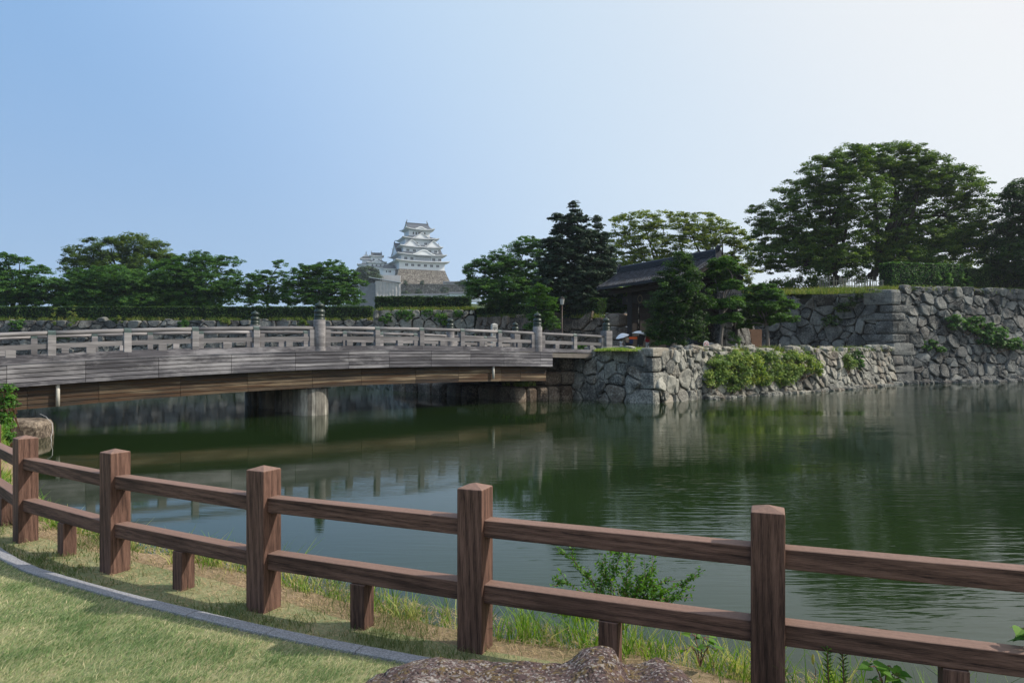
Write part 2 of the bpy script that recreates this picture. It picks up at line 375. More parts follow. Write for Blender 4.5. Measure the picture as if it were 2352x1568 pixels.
# ------------------------------------------------------------------ near bank, lawn, kerb, water
G = 2.14                        # lawn level
def lerp(a, b, t): return a + (b - a) * t
def resample(pts, step):
    out = []
    for a, b in zip(pts[:-1], pts[1:]):
        a, b = Vector(a), Vector(b); n = max(1, int((b - a).length / step))
        for i in range(n): out.append(a.lerp(b, i / n))
    out.append(Vector(pts[-1])); return out
def smooth(pts, it=2):
    for _ in range(it):
        q = [Vector(pts[0])]
        for a, b in zip(pts[:-1], pts[1:]):
            a, b = Vector(a), Vector(b); q += [a.lerp(b, 0.25), a.lerp(b, 0.75)]
        q.append(Vector(pts[-1])); pts = q
    return pts
EDGE = [(-34, 33.5), (-22.5, 28.3), (-18.0, 23.2), (-12.2, 16.2), (-7.7, 9.9), (-4.55, 6.75), (-3.3, 6.0), (-2.4, 5.5), (-1.67, 5.12), (-1.08, 4.68),
        (-0.31, 4.22), (0.54, 3.92), (0.98, 3.70), (1.37, 3.46), (2.3, 2.98), (3.7, 2.2), (6.5, 0.7), (14, -3.2), (34, -13)]
E2 = resample(smooth(EDGE, 2), 0.22)
def edge_normals(pts):
    ns = []
    for i in range(len(pts)):
        d = (pts[min(i + 1, len(pts) - 1)] - pts[max(i - 1, 0)]); d = d.normalized()
        ns.append(Vector((-d.y, d.x)))          # towards the water
    return ns
EN = edge_normals(E2)
mb = MB(); prof = [(1.6, -0.5), (1.1, 0.1), (0.55, 0.9), (0.25, 1.6), (0.05, G - 0.17), (-0.08, G - 0.05), (-0.22, G - 0.005), (-0.40, G)]
vs = []
for i, (p, n) in enumerate(zip(E2, EN)):
    w = 0.07 * noise.noise((p.x * 2.1, p.y * 2.1, 0.3)) + 0.03 * noise.noise((p.x * 7, p.y * 7, 4))
    for k, (o, z) in enumerate(prof):
        q = p + n * (o + w * (1 if k < 7 else 0))
        vs.append((q.x, q.y, z + (0.02 * noise.noise((q.x * 3, q.y * 3, 1)) if 1 < k < 7 else 0)))
K = len(prof); fs = []
for i in range(len(E2) - 1):
    for k in range(K - 1): fs.append((i*K + k, i*K + k + 1, (i+1)*K + k + 1, (i+1)*K + k))
mb.add(vs, fs); tag(mb.build('bank_ground', M_VERGE, smooth=True), kind='structure')
mb = MB(); inner = [vs[i*K + K - 1] for i in range(len(E2))]
mb.add(inner + [(34, -60, G), (-80, -60, G), (-80, 33, G)], [tuple(range(len(inner) + 3))[::-1]])
tag(mb.build('lawn', M_LAWN), kind='structure')

KERB = [(-9.3, 11.6), (-7.0, 9.0), (-5.3, 6.75), (-3.90, 5.31), (-2.77, 4.65), (-1.676, 4.10), (-1.104, 3.84), (-0.727, 3.69), (-0.10, 3.44), (0.6, 3.1), (1.6, 2.5), (3.0, 1.7), (5, .4)]
K2 = resample(smooth(KERB, 2), 0.05)
mb = MB(); seg = []; acc = 0
kerb_w = 0.088
stones = []; cur = [K2[0]]; acc = 0
for a, b in zip(K2[:-1], K2[1:]):
    acc += (b - a).length; cur.append(b)
    if acc > 0.60: stones.append(cur); cur = [b]; acc = 0
for st in stones:
    ns = edge_normals(st); n = len(st); vv = []; ff = []
    for i, (p, nn) in enumerate(zip(st, ns)):
        d = Vector((nn.y, -nn.x)); sh = d * (0.003 if i == 0 else (-0.003 if i == n - 1 else 0))
        for o, z in ((-kerb_w/2, G - 0.06), (-kerb_w/2, G + 0.014), (-kerb_w/2 + 0.006, G + 0.019), (kerb_w/2 - 0.006, G + 0.019), (kerb_w/2, G + 0.014), (kerb_w/2, G - 0.06)):
            q = p + sh + nn * o; vv.append((q.x, q.y, z))
    for i in range(n - 1):
        for k in range(5): ff.append((i*6 + k, (i+1)*6 + k, (i+1)*6 + k + 1, i*6 + k + 1))
    ff += [tuple(range(6)), tuple((n-1)*6 + k for k in range(6))[::-1]]
    mb.add(vv, ff)
tag(mb.build('kerb', M_KERB), kind='structure')

mb = MB(); mb.add([(-160, -8, 0), (140, -8, 0), (140, 140, 0), (-160, 140, 0)], [(0, 1, 2, 3)])
tag(mb.build('water', M_WATER), kind='structure')
mb = MB(); mb.add([(-3000, -3000, -0.6), (3000, -3000, -0.6), (3000, 3000, -0.6), (-3000, 3000, -0.6)], [(0, 1, 2, 3)])
tag(mb.build('ground', M_HILL), kind='structure')

# ------------------------------------------------------------------ brown timber fence along the bank
FP = [(2.60, 2.74), (1.19, 3.24), (-0.20, 3.78), (-1.55, 4.35), (-2.90, 5.09), (-4.12, 5.90), (-5.20, 6.95)]
FP = [(3.98, 2.12)] + FP
FP = [Vector(p) for p in FP]
fence = thing('wooden_fence', 'brown two-rail timber fence with square posts along the lawn edge', 'fence', (FP[3].x, FP[3].y, G))
F0 = Vector((FP[3].x, FP[3].y, G))
def fdir(i):
    a, b = FP[max(i - 1, 0)], FP[min(i + 1, len(FP) - 1)]
    return (a - b).normalized()
hw = 0.074
def post_mesh(name, h, w, cap):
    mb = MB(); rows = [-0.12]
    nz = 12
    for z in np.linspace(0, h, nz): rows.append(z)
    vs, fs = [], []
    for z in rows:
        for sx, sy in ((-1, -1), (1, -1), (1, 1), (-1, 1)): vs.append((sx * w, sy * w, z))
    for i in range(len(rows) - 1):
        for k in range(4): k2 = (k + 1) % 4; fs.append((i*4 + k, i*4 + k2, (i+1)*4 + k2, (i+1)*4 + k))
    t = (len(rows) - 1) * 4
    if cap:
        vs.append((0, 0, h + cap)); fs += [(t, t+1, t+4), (t+1, t+2, t+4), (t+2, t+3, t+4), (t+3, t, t+4)]
    else: fs.append((t, t+1, t+2, t+3))
    fs.append((3, 2, 1, 0)); mb.add(vs, fs); return mb
for i, p in enumerate(FP):
    d = fdir(i); a = math.atan2(d.y, d.x)
    o = bev(post_mesh('post', 0.868, hw, 0.025).build('post', M_FZ, fence), 0.006)
    o.location = (p.x - F0.x, p.y - F0.y, 0); o.rotation_euler = (0, 0, a)
for i in range(len(FP) - 1):
    a, b = FP[i], FP[i + 1]; d = (a - b); L = d.length; d.normalize(); mid = (a + b) / 2; ang = math.atan2(d.y, d.x)
    half = L / 2 - hw * 0.93
    for z0, z1 in ((0.262, 0.362), (0.612, 0.705)):
        mb = MB(); n = 8; vs, fs = [], []
        for k in range(n + 1):
            x = -half + 2 * half * k / n
            for y, z in ((-0.048, z0), (0.048, z0), (0.048, z1), (-0.048, z1)): vs.append((x, y, z - (z0 + z1) / 2))
        for k in range(n):
            for q in range(4): q2 = (q + 1) % 4; fs.append((k*4 + q, (k+1)*4 + q, (k+1)*4 + q2, k*4 + q2))
        fs += [(0, 1, 2, 3), (n*4 + 3, n*4 + 2, n*4 + 1, n*4)]
        mb.add(vs, fs); o = bev(mb.build('rail', M_FX, fence), 0.007, 3)
        o.location = (mid.x - F0.x, mid.y - F0.y, (z0 + z1) / 2); o.rotation_euler = (0, 0, ang)
    mb = post_mesh('short_post', 0.258, 0.05, 0); o = bev(mb.build('short_post', M_FZ, fence), 0.005)
    o.location = (mid.x - F0.x, mid.y - F0.y, 0); o.rotation_euler = (0, 0, ang)

# ------------------------------------------------------------------ boulder in front
bm = bmesh.new(); bmesh.ops.create_icosphere(bm, subdivisions=6, radius=1.0)
hx = [-0.62, -0.55, -0.45, -0.36, -0.2, 0.0, 0.2, 0.24, 0.29, 0.34, 0.385, 0.42, 0.47, 0.53, 0.60, 0.66, 0.74, 0.8]
hz = [0.30, 0.375, 0.435, 0.452, 0.448, 0.436, 0.436, 0.450, 0.486, 0.502, 0.486, 0.440, 0.452, 0.494, 0.498, 0.465, 0.36, 0.25]
for v in bm.verts:
    x, y, z = v.co
    e = 0.72
    sgn = lambda a: (1 if a >= 0 else -1)
    X, Y, Z = sgn(x) * abs(x) ** e * 0.80, sgn(y) * abs(y) ** e * 0.44, sgn(z) * abs(z) ** 0.55
    h = np.interp((X + 0.06) * .93, hx, hz) * 1.17
    bump_front = 1.0 - 0.10 * max(0, -Y - 0.05) * 2
    h2 = lerp(0.52 if X < 0.62 else 0.46, h, min(1, max(0, (Y + 0.22) / 0.25)))       # the two humps stand on the far side
    p = Vector((X + 0.06, Y, Z * (h2 if Z > 0 else 0.25)))
    n = noise.fractal(p * 3.1 + Vector((3, 1, 7)), 1.0, 2.1, 6); n2 = noise.fractal(p * 13, 0.8, 2.0, 4)
    vr = noise.voronoi(p * 4.2)[0]; p += p.normalized() * (n * 0.026 + n2 * 0.011 - 0.02 * max(0, 0.12 - (vr[1] - vr[0])) / 0.12)
    v.co = p
me = bpy.data.meshes.new('boulder'); bm.to_mesh(me); bm.free(); me.materials.append(M_ROCK)
me.polygons.foreach_set('use_smooth', np.ones(len(me.polygons), dtype=bool))
bo = bpy.data.objects.new('boulder', me); COL.objects.link(bo); bo.location = (-0.05, 2.33, G - 0.02)
tag(bo, 'low purple brown lichened boulder lying on the lawn in front of the fence', 'boulder')

# ------------------------------------------------------------------ grass
def poly_dist(px, py, poly):
    """signed side distance from a polyline (positive towards the water) for arrays of points"""
    best = np.full(px.shape, 1e9); sign = np.ones(px.shape)
    for a, b in zip(poly[:-1], poly[1:]):
        dx, dy = b.x - a.x, b.y - a.y; l2 = dx * dx + dy * dy + 1e-12
        t = np.clip(((px - a.x) * dx + (py - a.y) * dy) / l2, 0, 1)
        qx, qy = px - a.x - t * dx, py - a.y - t * dy; d = np.hypot(qx, qy)
        s = np.sign(dx * qy - dy * qx); m = d < best
        best[m] = d[m]; sign[m] = s[m]
    return best * sign
def nfield(x, y, sc, seed=0.0, oct=4):
    """cheap smooth noise for arrays (sum of a few rotated sines with random phases)"""
    r = np.random.default_rng(int(seed * 100) + 5); out = np.zeros_like(x); amp = 1.0; tot = 0
    for o in range(oct):
        for _ in range(4):
            a = r.uniform(0, 6.283); f = sc * (2 ** o) * r.uniform(0.7, 1.4)
            out += amp * np.sin((x * math.cos(a) + y * math.sin(a)) * f + r.uniform(0, 6.283))
        tot += amp * 4 * 0.5; amp *= 0.6
    return np.clip(out / tot * 0.5 + 0.5, 0, 1)
def blades(x, y, z, h, w, lean, leandir, tint, r):
    """curved two-piece blades -> quads (n*2*4,3)"""
    n = len(x); a = r.uniform(0, 2 * np.pi, n); sx, sy = np.cos(a) * w / 2, np.sin(a) * w / 2
    lx, ly = np.cos(leandir) * lean, np.sin(leandir) * lean
    B = np.stack([x, y, z], 1); s = np.stack([sx, sy, np.zeros(n)], 1)
    M = B + np.stack([lx * 0.35, ly * 0.35, h * 0.6], 1); T = B + np.stack([lx, ly, h], 1)
    q1 = np.stack([B - s, B + s, M + s * 0.8, M - s * 0.8], 1); q2 = np.stack([M - s * 0.8, M + s * 0.8, T + s * 0.1, T - s * 0.1], 1)
    V = np.concatenate([q1, q2], 1).reshape(-1, 3); return V, np.repeat(tint, 2)
def lawn_grass():
    r = np.random.default_rng(3)
    n = 520000
    x = r.uniform(-6.2, 1.4, n); y = r.uniform(1.7, 7.2, n)
    dk = poly_dist(x, y, K2[::6]); dist = np.hypot(x, y)
    keep = (dk < -0.045) & (dk > -3.2) & (np.abs(x) < 0.80 * y + 0.5) & (y > 2.0)
    keep &= ~(((x - 0.05) / 0.74) ** 2 + ((y - 2.33) / 0.42) ** 2 < 1)
    keep &= r.uniform(0, 1, n) < np.clip(3.6 / dist, 0.3, 1)
    x, y, dk, dist = x[keep], y[keep], dk[keep], dist[keep]; n = len(x)
    patch = nfield(x, y, 2.2, 1); fine = nfield(x, y, 9, 2)
    streak = nfield(x * 0.55 + y * 0.25, y * 1.5 - x * 0.5, 7, 4); green = np.clip((patch * 0.40 + fine * 0.25 + streak * 0.35 - 0.37) * 3.2, 0, 1)
    green *= np.clip((-dk - 0.03) / 0.22, 0.35, 1)
    isg = r.uniform(0, 1, n) < 0.42 + 0.56 * green
    tint = np.where(isg, np.clip(r.normal(0.46 - 0.20 * green, 0.13, n), 0.02, 0.66), r.uniform(0.62, 1.0, n))
    h = r.uniform(0.010, 0.027, n) * (0.7 + 0.6 * green); w = r.uniform(0.0022, 0.0042, n) * np.clip(dist / 3.6, 0.8, 1.8)
    ld = r.normal(0.6, 0.9, n); lean = h * r.uniform(0.6, 2.4, n)
    V, T = blades(x, y, np.full(n, G - 0.002), h, w, lean, ld, tint, r)
    tag(quads('lawn_grass', V, T, M_GRASS), kind='stuff')
lawn_grass()
def verge_grass():
    r = np.random.default_rng(5); n = 560000
    x = r.uniform(-6.6, 3.6, n); y = r.uniform(1.6, 8.0, n)
    dk = poly_dist(x, y, K2[::6]); de = poly_dist(x, y, E2[::2]); dist = np.hypot(x, y)
    keep = (dk > 0.055) & (de < 0.05) & (np.abs(x) < 0.80 * y + 0.5) & (r.uniform(0, 1, n) < np.clip(3.8 / dist, 0.3, 1))
    x, y, dk, de, dist = (q[keep] for q in (x, y, dk, de, dist)); n = len(x)
    patch = nfield(x, y, 2.6, 7); nearkerb = np.clip(1 - dk / 0.32, 0, 1)
    pg = np.clip((patch - 0.50) * 2.2 + nearkerb * 0.75 - 0.16, 0.03, 0.9)
    isg = r.uniform(0, 1, n) < pg
    tint = np.where(isg, r.uniform(0.02, 0.42, n), r.uniform(0.55, 1.0, n))
    h = np.where(isg, r.uniform(0.02, 0.06, n), r.uniform(0.006, 0.022, n)); w = r.uniform(0.002, 0.004, n) * np.clip(dist / 3.8, 0.8, 1.8)
    lean = np.where(isg, h * r.uniform(0.2, 1.2, n), r.uniform(0.02, 0.07, n)); ld = r.uniform(0, 6.283, n)
    keep2 = r.uniform(0, 1, n) < np.where(isg, 1.0, 0.55)
    x, y, h, w, lean, ld, tint = (q[keep2] for q in (x, y, h, w, lean, ld, tint))
    V, T = blades(x, y, np.full(len(x), G - 0.004), h, w, lean, ld, tint, r)
    tag(quads('verge_grass', V, T, M_STRAW), kind='stuff')
verge_grass()
def bank_grass():
    """long fresh grass hanging over the edge of the bank, in clumps"""
    r = np.random.default_rng(9); VV, TT = [], []
    for i in range(len(E2) - 1):
        p, nn = E2[i], EN[i]
        if not (-24 < p.x < 6): continue
        dens = 1.0 if p.y < 9 else 0.3
        g = noise.noise((p.x * 1.7, p.y * 1.7, 9.0)) * 0.5 + 0.5
        lush = 1.0 if p.x > -0.35 else (0.62 if p.x > -2.6 else 0.5)
        if -1.15 < p.x < -0.25: lush = 0.5
        for c in range(int(r.poisson(13.0 * dens * (0.5 + g)))):
            o = r.uniform(-0.15, 0.34); cx, cy = p.x + nn.x * o + r.normal(0, .06), p.y + nn.y * o + r.normal(0, .06)
            cz = np.interp(o, [-0.4, -0.22, -0.08, 0.05, 0.25, 0.55], [G, G - .005, G - .05, G - .17, 1.6, .9])
            nb = int(r.uniform(8, 24)); k = r.uniform(0.6, 1.25) * (0.5 + 0.6 * lush)
            far = max(1.0, p.y / 4.5)
            x = cx + r.normal(0, 0.035, nb); y = cy + r.normal(0, 0.035, nb)
            h = r.uniform(0.08, 0.27, nb) * k; h *= (1.25 if o > 0.15 else 1)
            dry = r.uniform() < (0.16 if lush > 0.8 else 0.34)
            t = r.uniform(0.02, 0.62, nb) if not dry else r.uniform(0.6, 1.0, nb)
            V, T = blades(x, y, np.full(nb, cz - 0.01), h, r.uniform(0.004, 0.009, nb) * min(far, 3), h * r.uniform(0.2, 0.9, nb), r.uniform(0, 6.283, nb), t, r)
            VV.append(V); TT.append(T)
    tag(quads('bank_grass', np.concatenate(VV), np.concatenate(TT), M_WEED), kind='stuff')
bank_grass()

# ------------------------------------------------------------------ leaves as small bent cards
def unit(v): return v / (np.linalg.norm(v, axis=1, keepdims=True) + 1e-9)
def leaf_cards(C, N, A, L, Wd):
    """diamond leaves: centres C, normals N, axes A (made square to N), lengths and widths"""
    A = unit(A - N * np.sum(A * N, 1, keepdims=True)); Bv = np.cross(N, A)
    L = L[:, None]; Wd = Wd[:, None]
    droop = -N * L * 0.10
    return np.stack([C - A * L / 2 + droop, C + Bv * Wd / 2, C + A * L / 2 + droop, C - Bv * Wd / 2], 1).reshape(-1, 3)

def branch_plant(name, label, cat, base, tips, leaf_l, leaf_w, lm, twig_r, seed, pairs=0.03, twigs=9, twig_len=0.22, group=None, stem_m=None):
    """a small shrub: arching stems, side twigs, paired leaflets"""
    r = np.random.default_rng(seed); base = Vector(base)
    root = thing(name, label, cat, base, 0, group)
    sm = MB(); C, A, N = [], [], []
    def leafy(pts, start=0.15):
        L = 0
        for a, b in zip(pts[:-1], pts[1:]):
            seg = (b - a); m = max(1, int(seg.length / pairs))
            for q in range(m):
                if L / 0.001 < 0: pass
                c = a.lerp(b, q / m); d = seg.normalized()
                side = d.cross(Vector(r.normal(0, 1, 3) * 0.4 + np.array([0, 0, 1]))).normalized()
                for s in (-1, 1):
                    if r.uniform() < 0.12: continue
                    ax = (side * s + d * 0.55 + Vector(r.normal(0, 0.25, 3))).normalized()
                    C.append(c + ax * leaf_l * 0.6); A.append(ax)
                    N.append(Vector((0, 0, 1)) * 0.8 + Vector(r.normal(0, 0.5, 3)) - d * 0.2)
    for tp in tips:
        tp = Vector(tp); n = 9; d = tp - base; pts = []
        bow = Vector((r.normal(0, .05), r.normal(0, .05), 0.16)) * d.length
        for i in range(n + 1):
            t = i / n; pts.append(base + d * t + bow * (4 * t * (1 - t)) * 0.5 + Vector(r.normal(0, 0.006, 3)))
        sm.tube([p - base for p in pts], [twig_r * (1 - 0.75 * i / n) for i in range(n + 1)], 5)
        leafy(pts[n // 2:])
        for k in range(twigs):
            t = r.uniform(0.3, 0.97); i = min(n - 1, int(t * n)); p = pts[i].lerp(pts[i + 1], t * n - i); dd = (pts[i + 1] - pts[i]).normalized()
            sd = (dd * 0.7 + Vector(r.normal(0, 0.62, 3)) + Vector((0, 0, 0.15))).normalized(); ln = twig_len * r.uniform(0.5, 1.1) * (1.1 - 0.5 * t)
            q = [p + sd * ln * s + Vector((0, 0, 0.06 * ln * s * s * 4)) for s in (0, 0.35, 0.7, 1)]
            sm.tube([v - base for v in q], [twig_r * 0.4, twig_r * 0.33, twig_r * 0.25, twig_r * 0.12], 4); leafy(q)
    sm.build('stems', stem_m or M_TWIG, root)
    n = len(C); C = np.array(C) - np.array(base); A = unit(np.array(A)); N = unit(np.array(N))
    V = leaf_cards(C, N, A, leaf_l * r.uniform(0.7, 1.25, n), leaf_w * r.uniform(0.75, 1.2, n))
    quads('foliage', V, np.clip(r.normal(0.52, 0.2, n), 0, 1), lm, root); return root

SB = P(1420, 1452, 4.35)
branch_plant('leafy_shrub', 'fresh green shrub of small paired leaves rooted below the bank edge', 'shrub', SB,
    [P(1288, 1262, 4.5), P(1282, 1335, 4.3), P(1380, 1290, 4.5), P(1345, 1318, 4.6), P(1410, 1262, 4.4), P(1445, 1275, 4.5), P(1500, 1305, 4.4),
     P(1480, 1340, 4.5), P(1545, 1325, 4.5), P(1608, 1322, 4.45), P(1588, 1368, 4.4), P(1530, 1372, 4.6), P(1440, 1330, 4.6), P(1300, 1412, 4.15), P(1262, 1408, 4.1)],
    0.031, 0.0145, M_LFRESH, 0.0048, 21, 0.011, 10, 0.17)

def heart_leaf_mesh(mb, c, d, nrm, s, t):
    d = d.normalized(); n = (nrm - d * nrm.dot(d)).normalized(); b = n.cross(d)
    out = [(-0.10, 0), (-0.22, 0.22), (-0.10, 0.45), (0.18, 0.50), (0.50, 0.34), (0.78, 0.14), (1.06, 0.0)]
    pts = []
    for u, w in out: pts.append((u, w))
    for u, w in out[-2:0:-1]: pts.append((u, -w))
    ctr = [c + d * (u * s) - n * (0.10 * s * u * u) for u in (-0.10, 0.18, 0.50, 0.78, 1.06)]
    vs = [c + d * (u * s) + b * (w * s) + n * (abs(w) * 0.28 * s - 0.14 * s * u * u) for u, w in pts]
    m = len(pts); top = list(range(0, 7)); 
    vs += [c + d * (u * s) - n * (0.14 * s * u * u) for u in (0.18, 0.5, 0.78)]
    a, b2, e = m, m + 1, m + 2
    fs = [(0, 1, 2, 3, a), (a, 3, 4, b2), (b2, 4, 5, e), (e, 5, 6), (0, a, m - 3, m - 2, m - 1), (a, b2, m - 4, m - 3), (b2, e, m - 5, m - 4), (e, 6, m - 5)]
    mb.add(vs, fs, t)
def heart_plant(label, base, heads, s, seed):
    r = random.Random(seed); base = Vector(base); root = thing('leafy_weed', label, 'plant', base)
    st = MB(); lf = MB()
    for h in heads:
        h = Vector(h); pts = [base + (h - base) * t + Vector((0, 0, 0.05)) * math.sin(t * 3.14) for t in (0, .33, .66, 1)]
        st.tube([p - base for p in pts], [0.0035, .003, .0025, .0015], 5)
        for k in range(4):
            p = pts[3] if k < 2 else pts[2]
            a = r.uniform(0, 6.283); d = Vector((math.cos(a), math.sin(a) * 0.8, r.uniform(-0.6, 0.1)))
            q = p + d.normalized() * 0.03
            st.tube([p - base, q - base], [0.0014, 0.001], 4)
            heart_leaf_mesh(lf, q - base, d, Vector((r.uniform(-.4, .4), r.uniform(-.5, .1), 1)), s * r.uniform(0.7, 1.15), r.uniform(0.3, 0.95))
    st.build('stems', M_TWIG, root); lf.build('foliage', M_LFRESH, root, smooth=False)
heart_plant('weed with broad heart shaped leaves below the rails on the far right', P(2030, 1592, 3.05), [P(2000, 1530, 3.0), P(2045, 1528, 3.05), P(2065, 1555, 3.0), P(2020, 1570, 2.95)], 0.05, 3)
heart_plant('broad bright leaf weed showing at the right picture edge by the top rail', P(2392, 1560, 2.9), [P(2352, 1440, 2.95), P(2385, 1425, 2.9), P(2368, 1470, 2.9)], 0.06, 5)
heart_plant('thin dark stemmed weed with pale heart leaves beside the boulder', P(1608, 1530, 3.45), [P(1590, 1455, 3.5), P(1622, 1462, 3.5), P(1640, 1490, 3.45), P(1578, 1490, 3.4)], 0.048, 8)
def spike(label, base, top, seed, n=46):
    r = np.random.default_rng(seed); base, top = Vector(base), Vector(top); root = thing('spike_weed', label, 'plant', base)
    st = MB(); st.tube([(0, 0, 0), (top - base) * 0.5, top - base], [.004, .0034, .002], 5); st.build('stem', M_TWIG, root)
    C, A, N = [], [], []
    for i in range(n):
        t = 0.1 + 0.9 * i / n; c = (top - base) * t; a = i * 2.4
        ax = Vector((math.cos(a), math.sin(a), 0.9)).normalized(); C.append(c + ax * 0.016); A.append(ax); N.append(Vector((-math.cos(a) * .6, -math.sin(a) * .6, 1)))
    n = len(C); quads('foliage', leaf_cards(np.array(C), unit(np.array(N)), unit(np.array(A)), np.full(n, .036), np.full(n, .008)), r.uniform(0.3, 0.8, n), M_LFRESH, root)
spike('taller of two upright spiky green weeds below the lower rail', P(1904, 1585, 3.1), P(1900, 1488, 3.1), 1)
spike('shorter of two upright spiky green weeds below the lower rail', P(1940, 1585, 3.1), P(1935, 1497, 3.1), 2, 40)
def foxtail(label, base, top, seed):
    base, top = Vector(base), Vector(top); root = thing('foxtail_grass', label, 'plant', base); d = top - base
    mb = MB(); mb.tube([(0, 0, 0), d * 0.5 + Vector((.01, 0, .02)), d], [.002, .0016, .001], 4); mb.build('stem', M_TWIG, root)
    h = MB(); h.tube([d + Vector((-0.001, 0, s)) for s in (-.005, .004, .02, .036, .042)], [.002, .006, .007, .005, .001], 7, 0.85); h.build('seed_head', M_WEED, root, smooth=True)
foxtail('foxtail grass with pale drooping seed head right of the nearest post', P(1870, 1575, 3.2), P(1868, 1522, 3.2), 1)
foxtail('foxtail grass seed head left of the nearest fence post', P(1640, 1545, 3.5), P(1626, 1500, 3.5), 2)

# ------------------------------------------------------------------ dry stone walls built stone by stone
def clip_poly(poly, nx, ny, c):
    out = []
    for i in range(len(poly)):
        a, b = poly[i - 1], poly[i]; da, db = a[0]*nx + a[1]*ny - c, b[0]*nx + b[1]*ny - c
        if (da <= 0) != (db <= 0):
            t = da / (da - db); out.append((a[0] + (b[0]-a[0])*t, a[1] + (b[1]-a[1])*t))
        if db <= 0: out.append(b)
    return out
def shrink(poly, g):
    cx = sum(p[0] for p in poly) / len(poly); cy = sum(p[1] for p in poly) / len(poly)
    r = sum(math.hypot(p[0]-cx, p[1]-cy) for p in poly) / len(poly); k = max(0.2, 1 - g / max(r, 1e-3))
    return [(cx + (p[0]-cx)*k, cy + (p[1]-cy)*k) for p in poly], (cx, cy), r
def chaikin(poly, k=0.22):
    out = []
    for i in range(len(poly)):
        a, b = poly[i], poly[(i + 1) % len(poly)]
        out += [(a[0] + (b[0]-a[0])*k, a[1] + (b[1]-a[1])*k), (a[0] + (b[0]-a[0])*(1-k), a[1] + (b[1]-a[1])*(1-k))]
    return out
def stone_cells(L, H, sw, sh, seed, small=0.5):
    r = random.Random(seed); S_ = []
    rows = max(1, round(H / sh)); v = 0
    for j in range(rows):
        n = max(1, round(L / sw)); off = r.random()
        for i in range(n + 1):
            S_.append(((i + off - 0.5 + r.uniform(-.42, .42)) * L / n, (j + 0.5 + r.uniform(-.42, .42)) * H / rows, r.choice((0.0, .08, .2, .34)) * r.uniform(.6, 1.2) * sw * sw))
    for _ in range(int(len(S_) * small)): S_.append((r.uniform(0, L), r.uniform(0, H), r.uniform(-.16, .02) * sw * sw))
    arr = np.array(S_); an = sw / sh * 0.85
    cells = []
    for i, (x, y, w) in enumerate(S_):
        d = (arr[:, 0]-x)**2 + ((arr[:, 1]-y)*an)**2; idx = np.argsort(d)[1:18]
        poly = [(max(0, x-2.5*sw), max(0, y-2.5*sh)), (min(L, x+2.5*sw), max(0, y-2.5*sh)), (min(L, x+2.5*sw), min(H, y+2.5*sh)), (max(0, x-2.5*sw), min(H, y+2.5*sh))]
        for j in idx:
            x2, y2, w2 = S_[j]; nx, ny = 2*(x2-x), 2*(y2-y)*an*an
            c = x2*x2 + y2*y2*an*an - w2 - (x*x + y*y*an*an - w)
            poly = clip_poly(poly, nx, ny, c)
            if len(poly) < 3: break
        if len(poly) >= 3:
            A = abs(sum(poly[k-1][0]*poly[k][1]-poly[k][0]*poly[k-1][1] for k in range(len(poly)))) / 2
            if A > 0.03 * sw * sh: cells.append(poly)
    return cells
RB = []
def rb_template(n=5):
    idx = {}; vs = []; fs = []
    def vid(p):
        k = tuple(round(c, 4) for c in p)
        if k not in idx: idx[k] = len(vs); vs.append(k)
        return idx[k]
    for ax in range(3):
        for s in (-1, 1):
            for i in range(n):
                for j in range(n):
                    q = []
                    for di, dj in ((0, 0), (1, 0), (1, 1), (0, 1)):
                        p = [0, 0, 0]; p[ax] = s; p[(ax+1) % 3] = -1 + 2*(i+di)/n; p[(ax+2) % 3] = -1 + 2*(j+dj)/n; q.append(vid(p))
                    fs.append(tuple(q) if s > 0 else tuple(q[::-1]))
    return [Vector(v) for v in vs], fs
RBV, RBF = rb_template()
def rock(mb, M, seed, t, rough=0.10, round_=0.55):
    """one rough block: the unit cube rounded off, roughened and carried by M"""
    o = Vector((seed * 3.7 % 91, seed * 1.3 % 37, seed * 2.1 % 53)); vs = []
    for v in RBV:
        l = (abs(v.x)**6 + abs(v.y)**6 + abs(v.z)**6) ** (1/6)
        p = v.lerp(v / l, 1.0); q = p.lerp(p / max(p.length, 1e-6) * 1.2, round_ * 0.35)
        q = q * (1 + rough * noise.fractal(q * 1.2 + o, 1.0, 2.0, 4))
        vs.append(M @ q)
    mb.add(vs, RBF, t)
class Face:
    """a battered wall face from A to B (water side to the right of A->B seen from above is outward)"""
    def __init__(s, A, B, zb, zta, ztb, oa=None, ob=None, batter=0.22):
        s.A, s.B, s.zb, s.zta, s.ztb = Vector(A), Vector(B), zb, zta, ztb
        d = (s.B - s.A).normalized(); s.n = Vector((d.y, -d.x)); s.d = d; s.L = (s.B - s.A).length
        s.oa = oa if oa is not None else -s.n; s.ob = ob if ob is not None else -s.n; s.k = batter
    def b(s, v): return s.k * v - 0.006 * v * v
    def pt(s, u, v, out=0.0):
        t = u / s.L; bb = s.b(v)
        p = (s.A + s.oa * bb).lerp(s.B + s.ob * bb, t) + s.n * out
        return Vector((p.x, p.y, s.zb + v))
    def top(s, u): return lerp(s.zta, s.ztb, u / s.L) - s.zb
def corner_off(f1, f2):
    n1, n2 = f1.n, f2.n; return -(n1 + n2) / (1 + n1.dot(n2))
